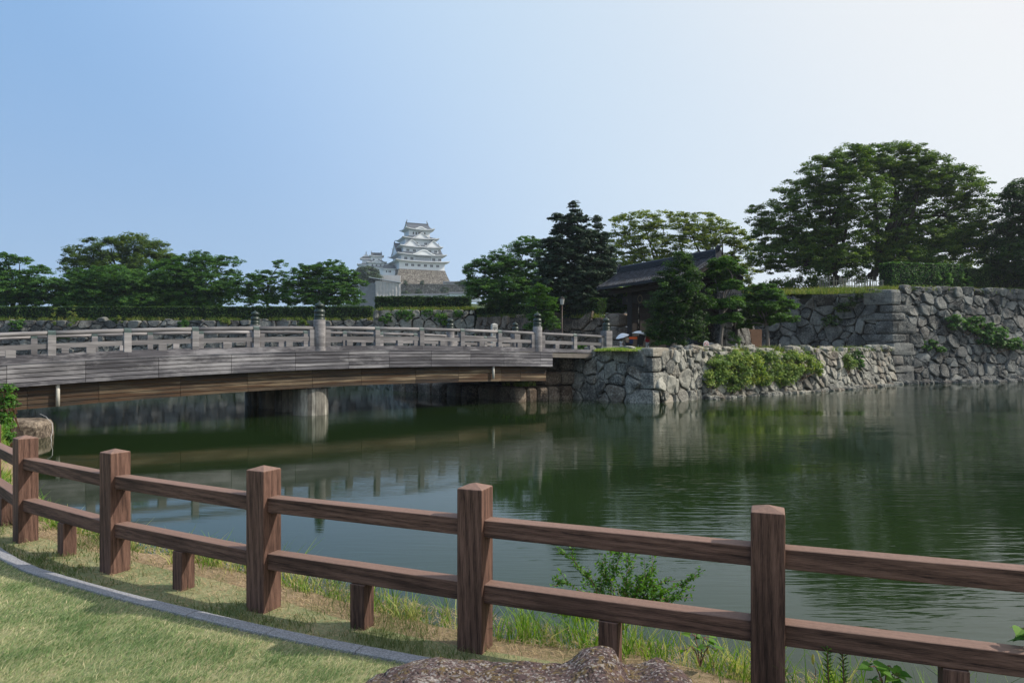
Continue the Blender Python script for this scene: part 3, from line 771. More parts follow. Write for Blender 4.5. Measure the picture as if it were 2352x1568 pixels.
def fill_face(mb, back, f, sw, sh, seed, gap=0.035, depth=0.22, t0=0.2, t1=0.8, skA=0.0, skB=0.0):
    r = random.Random(seed * 7 + 1); H = max(f.zta, f.ztb) - f.zb
    for poly in stone_cells(f.L, H, sw, sh, seed):
        cy = sum(p[1] for p in poly)/len(poly); cx = sum(p[0] for p in poly)/len(poly)
        if cx < skA or cx > f.L - skB: continue
        if cy > f.top(cx) + r.uniform(-0.1, 0.12): continue
        for (u, v) in poly:                        # small wedging stones in the corners between blocks
            if r.random() < 0.30 and 0.1 < u < f.L - 0.1 and 0.1 < v < f.top(u) - 0.1:
                w = sw * r.uniform(0.07, 0.15); rock(mb, Matrix.Translation(f.pt(u, v, 0.02)) @ Matrix.Rotation(math.atan2(f.d.y, f.d.x), 4, 'Z') @ Matrix.Rotation(r.uniform(-.6, .6), 4, 'Y') @ Matrix.Diagonal((w * r.uniform(.8, 1.5), w * .8, w * .8, 1)), r.uniform(0, 90), r.uniform(t0, t1), .22, .7)
        poly, c, rad = shrink(poly, gap * r.uniform(0.55, 1.7)); poly0 = poly; poly = chaikin(poly, r.uniform(0.14, 0.24)); poly = chaikin(poly, 0.22) if len(poly) < 16 else poly; n = len(poly)
        D = depth * r.uniform(0.45, 1.25) * min(1.0, rad / (0.42 * sw)); ax, ay = r.uniform(-.26, .26), r.uniform(-.34, .16)
        vs = []; se = r.uniform(0, 90)
        for k, (sc, dd) in enumerate(((1.0, -0.22), (1.0, 0.30 * D), (0.955, 0.72 * D), (0.84, 0.97 * D), (0.45, 1.0 * D))):
            for (u, v) in poly:
                uu, vv = c[0] + (u - c[0])*sc, c[1] + (v - c[1])*sc
                o = dd
                if k >= 2: o += ax*(uu-c[0]) + ay*(vv-c[1])
                if k >= 1: o += 0.09 * noise.noise((uu*2.6/sw + se, vv*2.6/sw, se)) * min(1, sw)
                vs.append(f.pt(min(max(uu, 0), f.L), vv, o))
        vs.append(f.pt(min(max(c[0], 0), f.L), c[1], D * 1.04)); m = len(vs) - 1; fs = []
        for k in range(4):
            for i in range(n): i2 = (i+1) % n; fs.append((k*n+i, k*n+i2, (k+1)*n+i2, (k+1)*n+i))
        for i in range(n): fs.append((4*n+i, 4*n+(i+1) % n, m))
        mb.add(vs, fs, r.uniform(t0, t1))
    nseg = max(1, int(f.L / 2)); vs = []; fs = []
    for i in range(nseg + 1):
        u = f.L * i / nseg
        for j in range(5): vs.append(f.pt(u, f.top(u) * j / 4 - (0.05 if j == 4 else 0), -0.14))
    for i in range(nseg):
        for j in range(4): fs.append((i*5+j, (i+1)*5+j, (i+1)*5+j+1, i*5+j+1))
    back.add(vs, fs, 0.5)
def corner_stack(mb, f1, f2, H, seed, hs=0.85, long=1.9, short=1.0, t0=0.3, t1=0.7, proud=0.16):
    """alternating long and short quoins where face f1 ends and face f2 begins"""
    r = random.Random(seed); v = 0; k = seed
    while v < H - 0.15:
        h = min(hs * r.uniform(0.65, 1.35), H - v)
        if H - v - h < 0.3: h = H - v
        l1, l2 = (long, short) if k % 2 == 0 else (short, long)
        l1 *= r.uniform(.65, 1.2); l2 *= r.uniform(.65, 1.2)
        def cn(v):
            bb = f1.b(v); p = f1.B + f1.ob * bb; return Vector((p.x, p.y, f1.zb + v))
        C0, C1 = cn(v + 0.015), cn(v + h - 0.015)
        d1, d2 = Vector((-f1.d.x, -f1.d.y, 0)), Vector((f2.d.x, f2.d.y, 0)); o = Vector((f1.n.x + f2.n.x, f1.n.y + f2.n.y, 0)) * proud * 0.62
        def at(a, b, c):      # a: along f1 -1..1 (1 = corner), b: along f2 (-1 = corner)
            C = C0.lerp(C1, (c + 1) / 2) + o
            return C + d1 * (l1 * (1 - a) / 2) + d2 * (l2 * (1 + b) / 2)
        vs = []; oo = Vector((seed * 3.1 + v, k * 5.3, 2.2))
        for q in RBV:
            l = (abs(q.x)**9 + abs(q.y)**9 + abs(q.z)**9) ** (1/9); p = q / l
            w = at(p.x, p.y, p.z)
            w += (o.normalized()) * 0.08 * noise.fractal(w * 1.5 + oo, 1.0, 2.0, 4)
            w.z += 0.06 * noise.noise(w * 0.8 + oo); vs.append(w)
        mb.add(vs, RBF, r.uniform(t0, t1)); v += h; k += 1
def cap_stones(mb, f, seed, sw, u0=0.0, u1=1.0, lift=0.0, skip=0.25, t0=.35, t1=.85):
    r = random.Random(seed); u = u0 * f.L
    while u < u1 * f.L:
        w = sw * r.uniform(0.5, 1.2); h = w * r.uniform(0.28, 0.48)
        if r.random() > skip:
            c = f.pt(min(f.L, u + w / 2), f.top(min(f.L, u + w / 2)), -0.25 + r.uniform(-.12, .1))
            a = math.atan2(f.d.y, f.d.x) + r.uniform(-.3, .3)
            M = Matrix.Translation(c + Vector((0, 0, h * 0.22 + lift))) @ Matrix.Rotation(a, 4, 'Z') @ Matrix.Rotation(r.uniform(-.15, .15), 4, 'Y') @ Matrix.Diagonal((w * .5, w * .42, h * .6, 1))
            rock(mb, M, seed * 13 + int(u * 10), r.uniform(t0, t1), 0.22, 0.7)
        u += w * 0.98

# --- low wall of the gate platform -----------------------------------------------------------------
ZP = 3.60                                       # platform level
K0, K1, K2_, K3, K4 = (4.6, 54.3), (9.93, 48.9), (14.6, 53.6), (32.5, 67.4), (42.9, 77.6)
fa = Face(K0, K1, -0.3, 3.72, 3.86, batter=0.10); fb = Face(K1, K2_, -0.3, 3.86, 3.7, batter=0.10)
fc = Face(K2_, K3, -0.3, 3.7, 3.55, batter=0.16); fd = Face(K3, K4, -0.3, 3.55, 3.75, batter=0.22)
co = corner_off(fa, fb); fa.ob = co; fb.oa = co
co = corner_off(fb, fc); fb.ob = co; fc.oa = co
co = corner_off(fc, fd); fc.ob = co; fd.oa = co
lowwall = thing('stone_wall', 'low grey dry stone wall of the gate platform with a sharp lit corner by the bridge', 'stone wall', (9.93, 48.9, 0))
LW0 = Vector((9.93, 48.9, 0))
def at_origin(o, org):
    o.location = -Vector(org); return o
mb, bk = MB(), MB()
fill_face(mb, bk, fa, 1.25, 0.98, 3, 0.05, 0.24, .15, .85, skB=.9); fill_face(mb, bk, fb, 1.15, 0.95, 4, 0.05, 0.24, .25, .95, skA=.9)
fill_face(mb, bk, fc, 1.15, 0.85, 5, 0.05, 0.26, .2, .9); fill_face(mb, bk, fd, 1.2, 0.85, 6, 0.05, 0.27, .1, .85)
cap_stones(mb, fa, 31, 1.0, 0.05, 0.75); cap_stones(mb, fb, 32, 1.1, 0.4, 1); cap_stones(mb, fc, 33, 1.2, 0, 1, 0.02, 0.2); cap_stones(mb, fd, 34, 1.5, 0, 1, 0.05, 0.15)
r_ = random.Random(2)
for f in (fc, fd):                               # loose stones at the waterline
    for u in np.arange(0.5, f.L, 0.9):
        p = f.pt(float(u), 0.15, 0.25 + r_.uniform(0, .35)); w = r_.uniform(.3, .6)
        rock(mb, Matrix.Translation(p + Vector((0, 0, .08))) @ Matrix.Rotation(r_.uniform(0, 3), 4, 'Z') @ Matrix.Diagonal((w, w * .8, w * .6, 1)), int(u * 7) + 3, r_.uniform(.1, .6), .25, .8)
at_origin(mb.build('stones', M_STONE, lowwall), LW0)
cs = MB(); corner_stack(cs, fa, fb, 4.25, 2, 0.98, 2.1, 1.25, .25, .95, 0.28); at_origin(cs.build('corner_stones', M_STONE, lowwall), LW0)
at_origin(bk.build('joints', M_GAP, lowwall), LW0)

# --- great bastion on the right --------------------------------------------------------------------
Q0, Q1, Q2 = (22.5, 78.5), (42.8, 77.9), (90, 93.6)
Q0 = (31.0, 89.0); Qm = (14.5, 77.5)
fe0 = Face(Qm, Q0, -0.3, 8.9, 9.9, batter=0.17)
fe = Face(Q0, Q1, -0.3, 9.75, 10.6, batter=0.17); ff = Face(Q1, Q2, -0.3, 10.65, 11.3, batter=0.17)
co = corner_off(fe, ff); fe.ob = co; ff.oa = co
co = corner_off(fe0, fe); fe0.ob = co; fe.oa = co
big = thing('stone_wall', 'tall blue grey stone bastion wall rising from the moat on the right', 'stone wall', (Q1[0], Q1[1], 0)); BG0 = Vector((Q1[0], Q1[1], 0))
mb, bk = MB(), MB()
fill_face(mb, bk, fe, 1.75, 1.35, 11, 0.06, 0.30, .05, .75, skB=1.4); fill_face(mb, bk, ff, 1.5, 1.15, 12, 0.06, 0.32, .05, .95, skA=1.4); fill_face(mb, bk, fe0, 1.7, 1.3, 13, 0.06, 0.3, .15, .65)
cap_stones(mb, ff, 41, 1.3, 0.05, 1, -0.1, 0.55, .1, .8); cap_stones(mb, fe, 42, 1.3, 0, .9, -0.1, 0.6)
r_ = random.Random(5)
for u in np.arange(0.5, ff.L * .7, 1.1):
    p = ff.pt(float(u), 0.2, 0.3 + r_.uniform(0, .3)); w = r_.uniform(.5, .85)
    rock(mb, Matrix.Translation(p) @ Matrix.Rotation(r_.uniform(0, 3), 4, 'Z') @ Matrix.Diagonal((w, w * .7, w * .6, 1)), int(u * 7) + 3, r_.uniform(.1, .6), .25, .8)
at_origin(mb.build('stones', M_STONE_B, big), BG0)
cs = MB(); corner_stack(cs, fe, ff, 11.0, 6, 1.25, 3.3, 1.9, .25, .95, 0.42); at_origin(cs.build('corner_stones', M_STONE_B, big), BG0)
at_origin(bk.build('joints', M_GAP, big), BG0)

# --- far walls beyond the bridge -------------------------------------------------------------------
fl = Face((-95, 105), (-20.4, 105), -0.3, 8.35, 8.35, batter=0.2)
farw = thing('stone_wall', 'long shaded stone wall under the clipped hedge behind the bridge on the left', 'stone wall', (-50, 105, 0)); mb, bk = MB(), MB()
fill_face(mb, bk, fl, 1.75, 1.15, 21, 0.06, 0.34, .2, .85); cap_stones(mb, fl, 43, 1.2, 0, 1, -.12, .75)
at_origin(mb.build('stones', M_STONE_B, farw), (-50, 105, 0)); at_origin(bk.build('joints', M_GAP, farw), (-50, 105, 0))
fm0 = Face((-20.4, 105.5), (-20.0, 98), -0.3, 9.4, 9.4, batter=0.12); fm = Face((-20.0, 98), (-5.3, 98), -0.3, 9.35, 9.5, batter=0.12)
co = corner_off(fm0, fm); fm0.ob = co; fm.oa = co
midw = thing('stone_wall', 'ivy hung stone wall end carrying the higher hedge below the castle', 'stone wall', (-20, 98, 0)); mb, bk = MB(), MB()
fill_face(mb, bk, fm, 1.55, 1.2, 22, 0.06, 0.30, .3, .85); fill_face(mb, bk, fm0, 1.6, 1.2, 23)
cs = MB(); corner_stack(cs, fm0, fm, 9.7, 4, 1.2, 2.4, 1.5)
at_origin(mb.build('stones', M_STONE, midw), (-20, 98, 0)); at_origin(cs.build('corner_stones', M_STONE, midw), (-20, 98, 0)); at_origin(bk.build('joints', M_GAP, midw), (-20, 98, 0))
fr = Face((-5.3, 97.9), (10.6, 77.2), 2.8, 8.4, 7.35, batter=0.1)
gw = thing('stone_wall', 'shaded stone wall behind the lamp and conifer ending in ashlar beside the gate', 'stone wall', (2, 87, 3)); mb, bk = MB(), MB()
fill_face(mb, bk, fr, 1.5, 1.15, 24, 0.06, 0.3, .15, .7)
for k, (w, h) in enumerate(((3.0, 1.5), (2.7, 1.55), (2.5, 1.4))):   # big smooth ashlar at the gate end
    M = Matrix.Translation((11.6, 76.2, 3.4 + 0.72 + k * 1.46)) @ Matrix.Rotation(math.atan2(fr.d.y, fr.d.x), 4, 'Z') @ Matrix.Diagonal((w * .5, 1.1, .72, 1))
    rock(mb, M, k + 3, .62 + .08 * k, .03, .1)
at_origin(mb.build('stones', M_STONE_D, gw), (2, 87, 3)); at_origin(bk.build('joints', M_GAP, gw), (2, 87, 3))
fq = Face((-20.2, 98), (-9.5, 66.3), -0.3, 3.5, 3.5, batter=0.1); fq.n = -fq.n if fq.n.x > 0 else fq.n
fq2 = Face((-20.2, 97.5), (-9.5, 66.3), -0.3, 3.5, 3.5, batter=0.1)
qw = thing('stone_wall', 'low bank wall along the moat beyond the bridge', 'stone wall', (-14, 82, 0)); mb, bk = MB(), MB()
fill_face(mb, bk, fq2, 1.3, 0.9, 25, .05, .3); at_origin(mb.build('stones', M_STONE, qw), (-14, 82, 0)); at_origin(bk.build('joints', M_GAP, qw), (-14, 82, 0))

# --- ground of platform and terraces ---------------------------------------------------------------
def sheet(name, pts, m):
    mb = MB(); mb.add(pts, [tuple(range(len(pts)))]); o = mb.build(name, m)
    if o.data.polygons[0].normal.z < 0: o.data.flip_normals()
    return tag(o, kind='structure')
zp = ZP
PLAT = [(1.2, 51.9), (4.9, 54.2), (9.95, 49.4), (14.3, 54.0), (32.3, 67.9), (42.6, 78.4), (36, 95), (10, 112), (-19.0, 104), (-19.6, 98.3), (-9.2, 67)]
def sheet_h(name, pts, m, hfun, step=1.5):
    """flat outline filled with a triangulated grid following a height function"""
    bm = bmesh.new(); vv = [bm.verts.new((x, y, 0)) for x, y in pts]; bm.faces.new(vv)
    xs = [p[0] for p in pts]; ys = [p[1] for p in pts]
    for x in np.arange(min(xs) + .7, max(xs), step): bmesh.ops.bisect_plane(bm, geom=bm.verts[:] + bm.edges[:] + bm.faces[:], plane_co=(x, 0, 0), plane_no=(1, 0, 0))
    for y in np.arange(min(ys) + .7, max(ys), step): bmesh.ops.bisect_plane(bm, geom=bm.verts[:] + bm.edges[:] + bm.faces[:], plane_co=(0, y, 0), plane_no=(0, 1, 0))
    for v in bm.verts: v.co.z = hfun(v.co.x, v.co.y)
    bmesh.ops.recalc_face_normals(bm, faces=bm.faces)
    if sum(f.normal.z for f in bm.faces) < 0: bmesh.ops.reverse_faces(bm, faces=bm.faces)
    me = bpy.data.meshes.new(name); bm.to_mesh(me); bm.free(); me.materials.append(m)
    me.polygons.foreach_set('use_smooth', np.ones(len(me.polygons), dtype=bool))
    o = bpy.data.objects.new(name, me); COL.objects.link(o); return tag(o, kind='structure')
def plat_h(x, y): return ZP + 0.28 * max(0, 1 - math.hypot(x - 8.6, y - 52.0) / 3.4) + 0.04 * noise.noise((x * .5, y * .5, 0))
sheet_h('platform_ground', PLAT, m_ground('platform_soil', (0.13, 0.12, 0.075), (0.20, 0.175, 0.12), (0.26, 0.23, 0.17), .7), plat_h, 2.0)
def terr_h(x, y):
    back = (x - 42.8) * -0.317 + (y - 77.9) * 0.948      # metres behind the water face
    left = (x - 42.8) * -0.73 + (y - 77.9) * -0.68       # ... and beyond the left face (negative inside)
    return 10.55 + 0.125 * min(max(back - 1.5, 0), 18) - 0.95 * max(0, min(1, (46 - x) / 15.0)) + 0.1 * noise.noise((x * .4, y * .4, 3))
TERR = [(44.6, 79.6), (90, 95.4), (96, 150), (12, 150), (8, 92), (15.0, 79.5), (31.0, 91.5)]
sheet_h('terrace_ground', TERR, M_TERR, terr_h, 2.5)
sheet('far_terrace_ground', [(-130, 106.4, 8.3), (-20.2, 106.4, 8.3), (-19.6, 99, 9.3), (-4.5, 99.2, 8.6), (10.6, 79.5, 7.2), (14, 95, 7.2), (24, 190, 8.3), (-130, 190, 8.3)], M_TERR)

# --- abutments ------------------------------------------------------------------------------------
al = Vector((0.79, 0.613, 0)).normalized(); pe = Vector((-al.y, al.x, 0)); AANG = math.atan2(al.y, al.x)
def block_row(mb, org, d, q, lens, depth, z0, z1, seed, t0=.25, t1=.75, rough=.035):
    """a course of squared blocks starting at org along d, going back along q"""
    r = random.Random(seed); u = 0; d, q = Vector(d), Vector(q)
    for l in lens:
        c = org + d * (u + l / 2) + q * (depth / 2 + r.uniform(-.04, .04)); c = Vector((c.x, c.y, (z0 + z1) / 2))
        M = Matrix.Translation(c) @ Matrix((( d.x, q.x, 0, 0), (d.y, q.y, 0, 0), (0, 0, 1, 0), (0, 0, 0, 1))) @ Matrix.Diagonal((l / 2 - .012, depth / 2, (z1 - z0) / 2 - .012, 1))
        rock(mb, M, seed * 5 + int(u * 9), r.uniform(t0, t1), rough, .06); u += l
ab = thing('bridge_abutment', 'squared brown stone abutment with a projecting footing at the gate end of the bridge', 'abutment', (0.28, 50.3, 0)); O = Vector((0.28, 50.3, 0))
mb = MB()
block_row(mb, O, al, pe, [1.15, 1.0, 1.1, 1.2, 1.3, 1.4], 3.0, -0.3, 1.07, 1)
block_row(mb, O + al * 0.06 + pe * 3.0, pe, al, [2.2, 2.4, 2.2, 2.4, 2.3, 2.2, 2.4], 3.0, -0.3, 1.05, 2)
block_row(mb, O + al * 2.9 + pe * 0.15, al, pe, [1.75, 1.5, 1.6], 2.0, 1.07, 2.16, 3); block_row(mb, O + al * 2.9 + pe * 0.15, al, pe, [1.35, 1.9, 1.6], 2.0, 2.16, 3.30, 4)
block_row(mb, O + al * 2.9 + pe * 2.15, pe, al, [1.9, 2.1, 2.0, 2.1, 2.2], 2.0, 1.05, 2.1, 5); block_row(mb, O + al * 2.9 + pe * 2.15, pe, al, [2.1, 1.9, 2.2, 2.0, 2.1], 2.0, 2.1, 2.9, 6)
at_origin(mb.build('blocks', M_STONE_D, ab), O)
fz = MB(); fz.box((3.2, 1.2, 0.3), (9, 12.5, 2.85)); o = fz.build('core', M_GAP, ab); o.rotation_euler = (0, 0, AANG)
lb = MB()
M = Matrix.Translation((-21.55, 30.0, 0.16)) @ Matrix.Rotation(R(12), 4, 'Z') @ Matrix.Diagonal((1.45, 1.0, 0.62, 1))
rock(lb, M, 9, .45, .05, .10)
o = lb.build('abutment_stone', M_STONE_D, None); tag(o, 'rough brown corner stone of the near abutment under the left end of the bridge', 'stone block')

# ------------------------------------------------------------------ timber bridge
A0 = Vector((-11.05, 40.0, 0)); BW = 11.5
bridge = thing('wooden_bridge', 'weathered grey timber bridge arching over the moat with bronze topped railing posts', 'bridge', (A0.x, A0.y, 0), AANG)
def zt(t):                                       # top of the fascia along the bridge
    return EYE - 0.02 - (0.0015 if t < 6 else 0.00115) * (t - 6) ** 2 if t < 17.6 else EYE - 0.175 - 0.022 * (t - 17.6)
T0, T1 = -32.0, 17.35
def beam(mb, t0, t1, y0, y1, z0, z1, tnt=0.5, step=1.0, mi=0):
    n = max(1, int(abs(t1 - t0) / step)); vs, fs = [], []
    for i in range(n + 1):
        t = t0 + (t1 - t0) * i / n; z = zt(t)
        for y, q in ((y0, z0), (y1, z0), (y1, z1), (y0, z1)): vs.append((t, y, z + q))
    for i in range(n):
        for k in range(4): k2 = (k + 1) % 4; fs.append((i*4+k, (i+1)*4+k, (i+1)*4+k2, i*4+k2))
    fs += [(0, 1, 2, 3), (n*4+3, n*4+2, n*4+1, n*4)]
    mb.add(vs, fs, tnt, mi)
rb_ = random.Random(17)
def cladding(name, y0, y1, ztop, rows, h, t0, t1, plen, m, tlo, thi, shade_bias=None):
    mb = MB(); t = t0
    while t < t1 - 0.05:
        l = plen * rb_.uniform(0.78, 1.15)
        if rb_.random() < 0.15: l = plen * 0.5
        e = min(t + l, t1); base = rb_.uniform(tlo, thi)
        for k in range(rows):
            tn = min(1, max(0, base * 0.35 + rb_.uniform(tlo - .12, thi + .12) * 0.65 + (shade_bias[k] if shade_bias else 0)))
            off = rb_.uniform(-.006, .006)
            beam(mb, t + 0.010, e - 0.010, y0 + off, y1, ztop - (k + 1) * h + 0.017, ztop - k * h - 0.017, tn)
        t = e
    return mb.build(name, m, bridge)
cladding('fascia', -0.46, -0.381, 0.0, 5, 0.206, T0, T1, 3.05, M_BGREY, .25, .75)
cladding('fascia', BW + 0.46, BW + 0.38, 0.0, 5, 0.206, T0, T1, 3.05, M_BGREY, .25, .75)
cladding('girder_cladding', -0.08, 0.0, -1.03, 5, 0.208, T0, 17.05, 3.3, M_BBROWN, .1, .9, [-.25, 0, .1, .05, -.15])  # top boards darkened, middle ones paled: the fascia's shade put into their tint
dk = MB()
beam(dk, T0, T1, -0.375, BW + 0.375, -0.95, -0.02, .4); beam(dk, T0, 17.0, 0.03, BW - 0.1, -2.02, -0.955, .3)
beam(dk, T1 + .01, 24.0, -0.30, BW + 0.30, -0.35, -0.03, .5)
dk.build('deck', M_DECK, bridge)
bkb = MB(); beam(bkb, T0, T1 - .02, -.3785, -.3755, -1.02, -.01); bkb.build('gap_shade_strip', M_GAP, bridge)  # dark strip added behind the fascia boards as shade in their gaps
lg = MB(); beam(lg, T0, T1, -0.50, -0.30, 0.004, 0.035, .55); lg.build('ledge', M_BGREY, bridge)
def railing(y, mains, bigs, t_lo, t_hi, s):
    sill = MB(); mid = MB(); hand = MB()
    knots = sorted(mains + bigs + [t_lo, t_hi])
    joints = sorted(mains)
    # sill, middle rail and hand rail run between the big posts
    ends = [t_lo] + sorted(bigs) + [t_hi]
    ends = sorted(set(ends))
    for a, b in zip(ends[:-1], ends[1:]):
        ja = [a] + [m for m in joints if a < m < b] + [b]
        for p, q in zip(ja[:-1], ja[1:]):
            beam(sill, p + .004, q - .004, y - .17, y + .17, .036, .30, rb_.uniform(.15, .5))
            beam(mid, p + .003, q - .003, y - .09, y + .09, .63, .86, rb_.uniform(.3, .65))
            n = max(2, int(q - p)); pts = [(t, y, zt(t) + 1.34) for t in np.linspace(p, q, n + 1)]
            hand.tube(pts, 0.105, 10, rb_.uniform(.35, .8))
    for m in mains:
        bmn = MB(); z = zt(m); bmn.box((m - .16, y - .15, z + .30), (m + .16, y + .15, z + 1.24), rb_.uniform(.3, .8)); bev(bmn.build('baluster', M_BRAIL, bridge), .012)
        cap = MB(); cap.tube([(m - .15, y, z + 1.34), (m + .15, y, z + 1.34)], 0.128, 10, .5)
        cap.box((m - .16, y - .13, z + 1.20), (m + .16, y + .13, z + 1.33), .5); cap.build('rail_cap', M_CAP, bridge)
    for a, b in zip(knots[:-1], knots[1:]):
        if b - a < 1.5: continue
        c = (a + b) / 2; z = zt(c); bmn = MB(); bmn.box((c - .19, y - .13, z + .30), (c + .19, y + .13, z + .63), rb_.uniform(.25, .8)); bev(bmn.build('short_baluster', M_BRAIL, bridge), .012)
    for g in bigs:                                # half posts against the round ones
        for sd in (-1, 1):
            if not (t_lo < g + sd * .5 < t_hi): continue
            c = g + sd * .47; z = zt(c); bmn = MB(); bmn.box((c - .15, y - .13, z + .30), (c + .15, y + .13, z + 1.25), rb_.uniform(.3, .7)); bmn.build('half_baluster', M_BRAIL, bridge)
    sill.build('sill_beam', M_BGREY, bridge); mid.build('middle_rail', M_BRAIL, bridge); hand.build('hand_rail', M_BRAIL, bridge, smooth=True)
FIN = [(0.30, 0), (0.305, .03), (0.305, .09), (0.29, .10), (0.29, .20), (0.305, .21), (0.305, .25), (0.29, .26), (0.29, .44), (0.305, .45), (0.305, .49), (0.29, .50), (0.285, .56), (0.25, .61), (0.14, .645), (0.12, .68),
       (0.15, .70), (0.235, .745), (0.272, .80), (0.268, .86), (0.22, .92), (0.13, .97), (0.055, 1.02), (0.02, 1.07), (0.004, 1.13)]
def big_post(t, y, square=False):
    z = zt(t); mb = MB()
    if square: mb.box((t - .33, y - .33, z - .05), (t + .33, y + .33, z + 1.80), .6)
    else: mb.lathe([(0.33, -.0), (0.335, .02), (0.335, 1.79), (0.32, 1.82)], (t, y, z), 24, .6)
    p = mb.build('railing_post', M_BRAIL, bridge, smooth=not square)
    if square: bev(p, .03)
    f = MB(); f.lathe(FIN, (t, y, z + 1.80), 24, .5); f.build('finial', M_BRONZE, p, smooth=True)
left_mains = [-3.6 - 3.09 * k for k in range(5)]
right_mains = [3.62 + 3.08 * k for k in range(4)]
for y in (0.0, BW):
    railing(y, [-16.3 - 3.3 - 3.09 * k for k in range(3)] + [m for m in left_mains if m > -16.2] + right_mains + [19.9], [-16.3, 0.0, 16.3, 23.3], -28.0, 23.3, 1)
    for t, sq in ((-16.3, False), (0.0, False), (16.3, False), (23.3, True)): big_post(t, y, sq)
t_, y_ = -0.1, 1.1
for k in range(4):
    mb = MB(); n = 30; vs, fs = [], []
    cx, cy = t_, y_ + 3.0 * k; r = random.Random(k)
    for i in range(n):                            # staves round a concrete core
        a0, a1 = 2*math.pi*(i + .04)/n, 2*math.pi*(i + .96)/n; q = []
        tn = r.uniform(.1, .95)
        for rr, z0, z1 in ((1.0 + r.uniform(-.008, .008), -.6, 1.52),):
            p = [(cx + rr*math.cos(a), cy + rr*math.sin(a), z) for a in (a0, a1) for z in (z0, z1)]
            pi = [(cx + .9*math.cos(a), cy + .9*math.sin(a), z) for a in (a0, a1) for z in (z0, z1)]
            mb.add(p + pi, [(0, 2, 3, 1), (1, 3, 7, 5), (0, 1, 5, 4), (2, 6, 7, 3), (4, 5, 7, 6)], tn)
    mb.lathe([(0.9, -.6), (0.9, 1.46)], (cx, cy, 0), 30, .3)
    pr = mb.build('pier_column', m_bridge('pier_stave', (0.09, 0.085, 0.075), (0.31, 0.295, 0.26), (0.55, 0.53, 0.47), None, 0.2, 'z') if k == 0 else bpy.data.materials['pier_stave'], bridge)
    s = MB(); s.box((cx - .45, cy - .45, 1.46), (cx + .45, cy + .45, 1.56)); s.box((cx - .07, cy - .3, 1.56), (cx + .07, cy + .3, 1.76)); s.box((cx - .38, cy - .38, 1.76), (cx + .38, cy + .38, 1.83))
    s.build('bearing', M_STEEL, pr)
for t, lo in ((-12.65, -2.05), (12.2, -1.88)):
    mb = MB(); mb.tube([(t, -0.24, zt(t) - .9), (t, -0.24, zt(t) + lo)], .085, 10, .5); mb.build('drain_pipe', M_PIPE, bridge, smooth=True)

# ------------------------------------------------------------------ trees
def crown_leaves(r, clumps, leaf, per, flat, out_c, up=0.75, tvar=0.20, tclump=0.20, droop=0.0):
    """clumps: (k,4) centre + radius. returns leaf quads and tints"""
    k = len(clumps); C0 = np.repeat(clumps[:, :3], per, 0); rad = np.repeat(clumps[:, 3], per); n = k * per
    d = unit(r.normal(0, 1, (n, 3))); rr = rad * r.uniform(0.15, 1.0, n) ** 0.6
    off = d * rr[:, None]; off[:, 2] *= flat
    if droop: off[:, 2] -= droop * (off[:, 0]**2 + off[:, 1]**2) / np.maximum(rad, .01)
    C = C0 + off
    outw = unit(C - out_c)
    N = unit(np.array([0, 0, 1.0]) * up + d * 0.6 + outw * 0.35 + r.normal(0, 0.45, (n, 3)))
    A = unit(r.normal(0, 1, (n, 3)) + outw * 0.8 + np.array([0, 0, -0.2]))
    L = leaf * r.uniform(0.65, 1.3, n)
    V = leaf_cards(C, N, A, L, L * r.uniform(0.42, 0.62, n))
    tc = np.repeat(np.clip(r.normal(0.5, tclump, k), 0, 1), per)
    return V, np.clip(tc + r.normal(0, tvar, n), 0, 1)

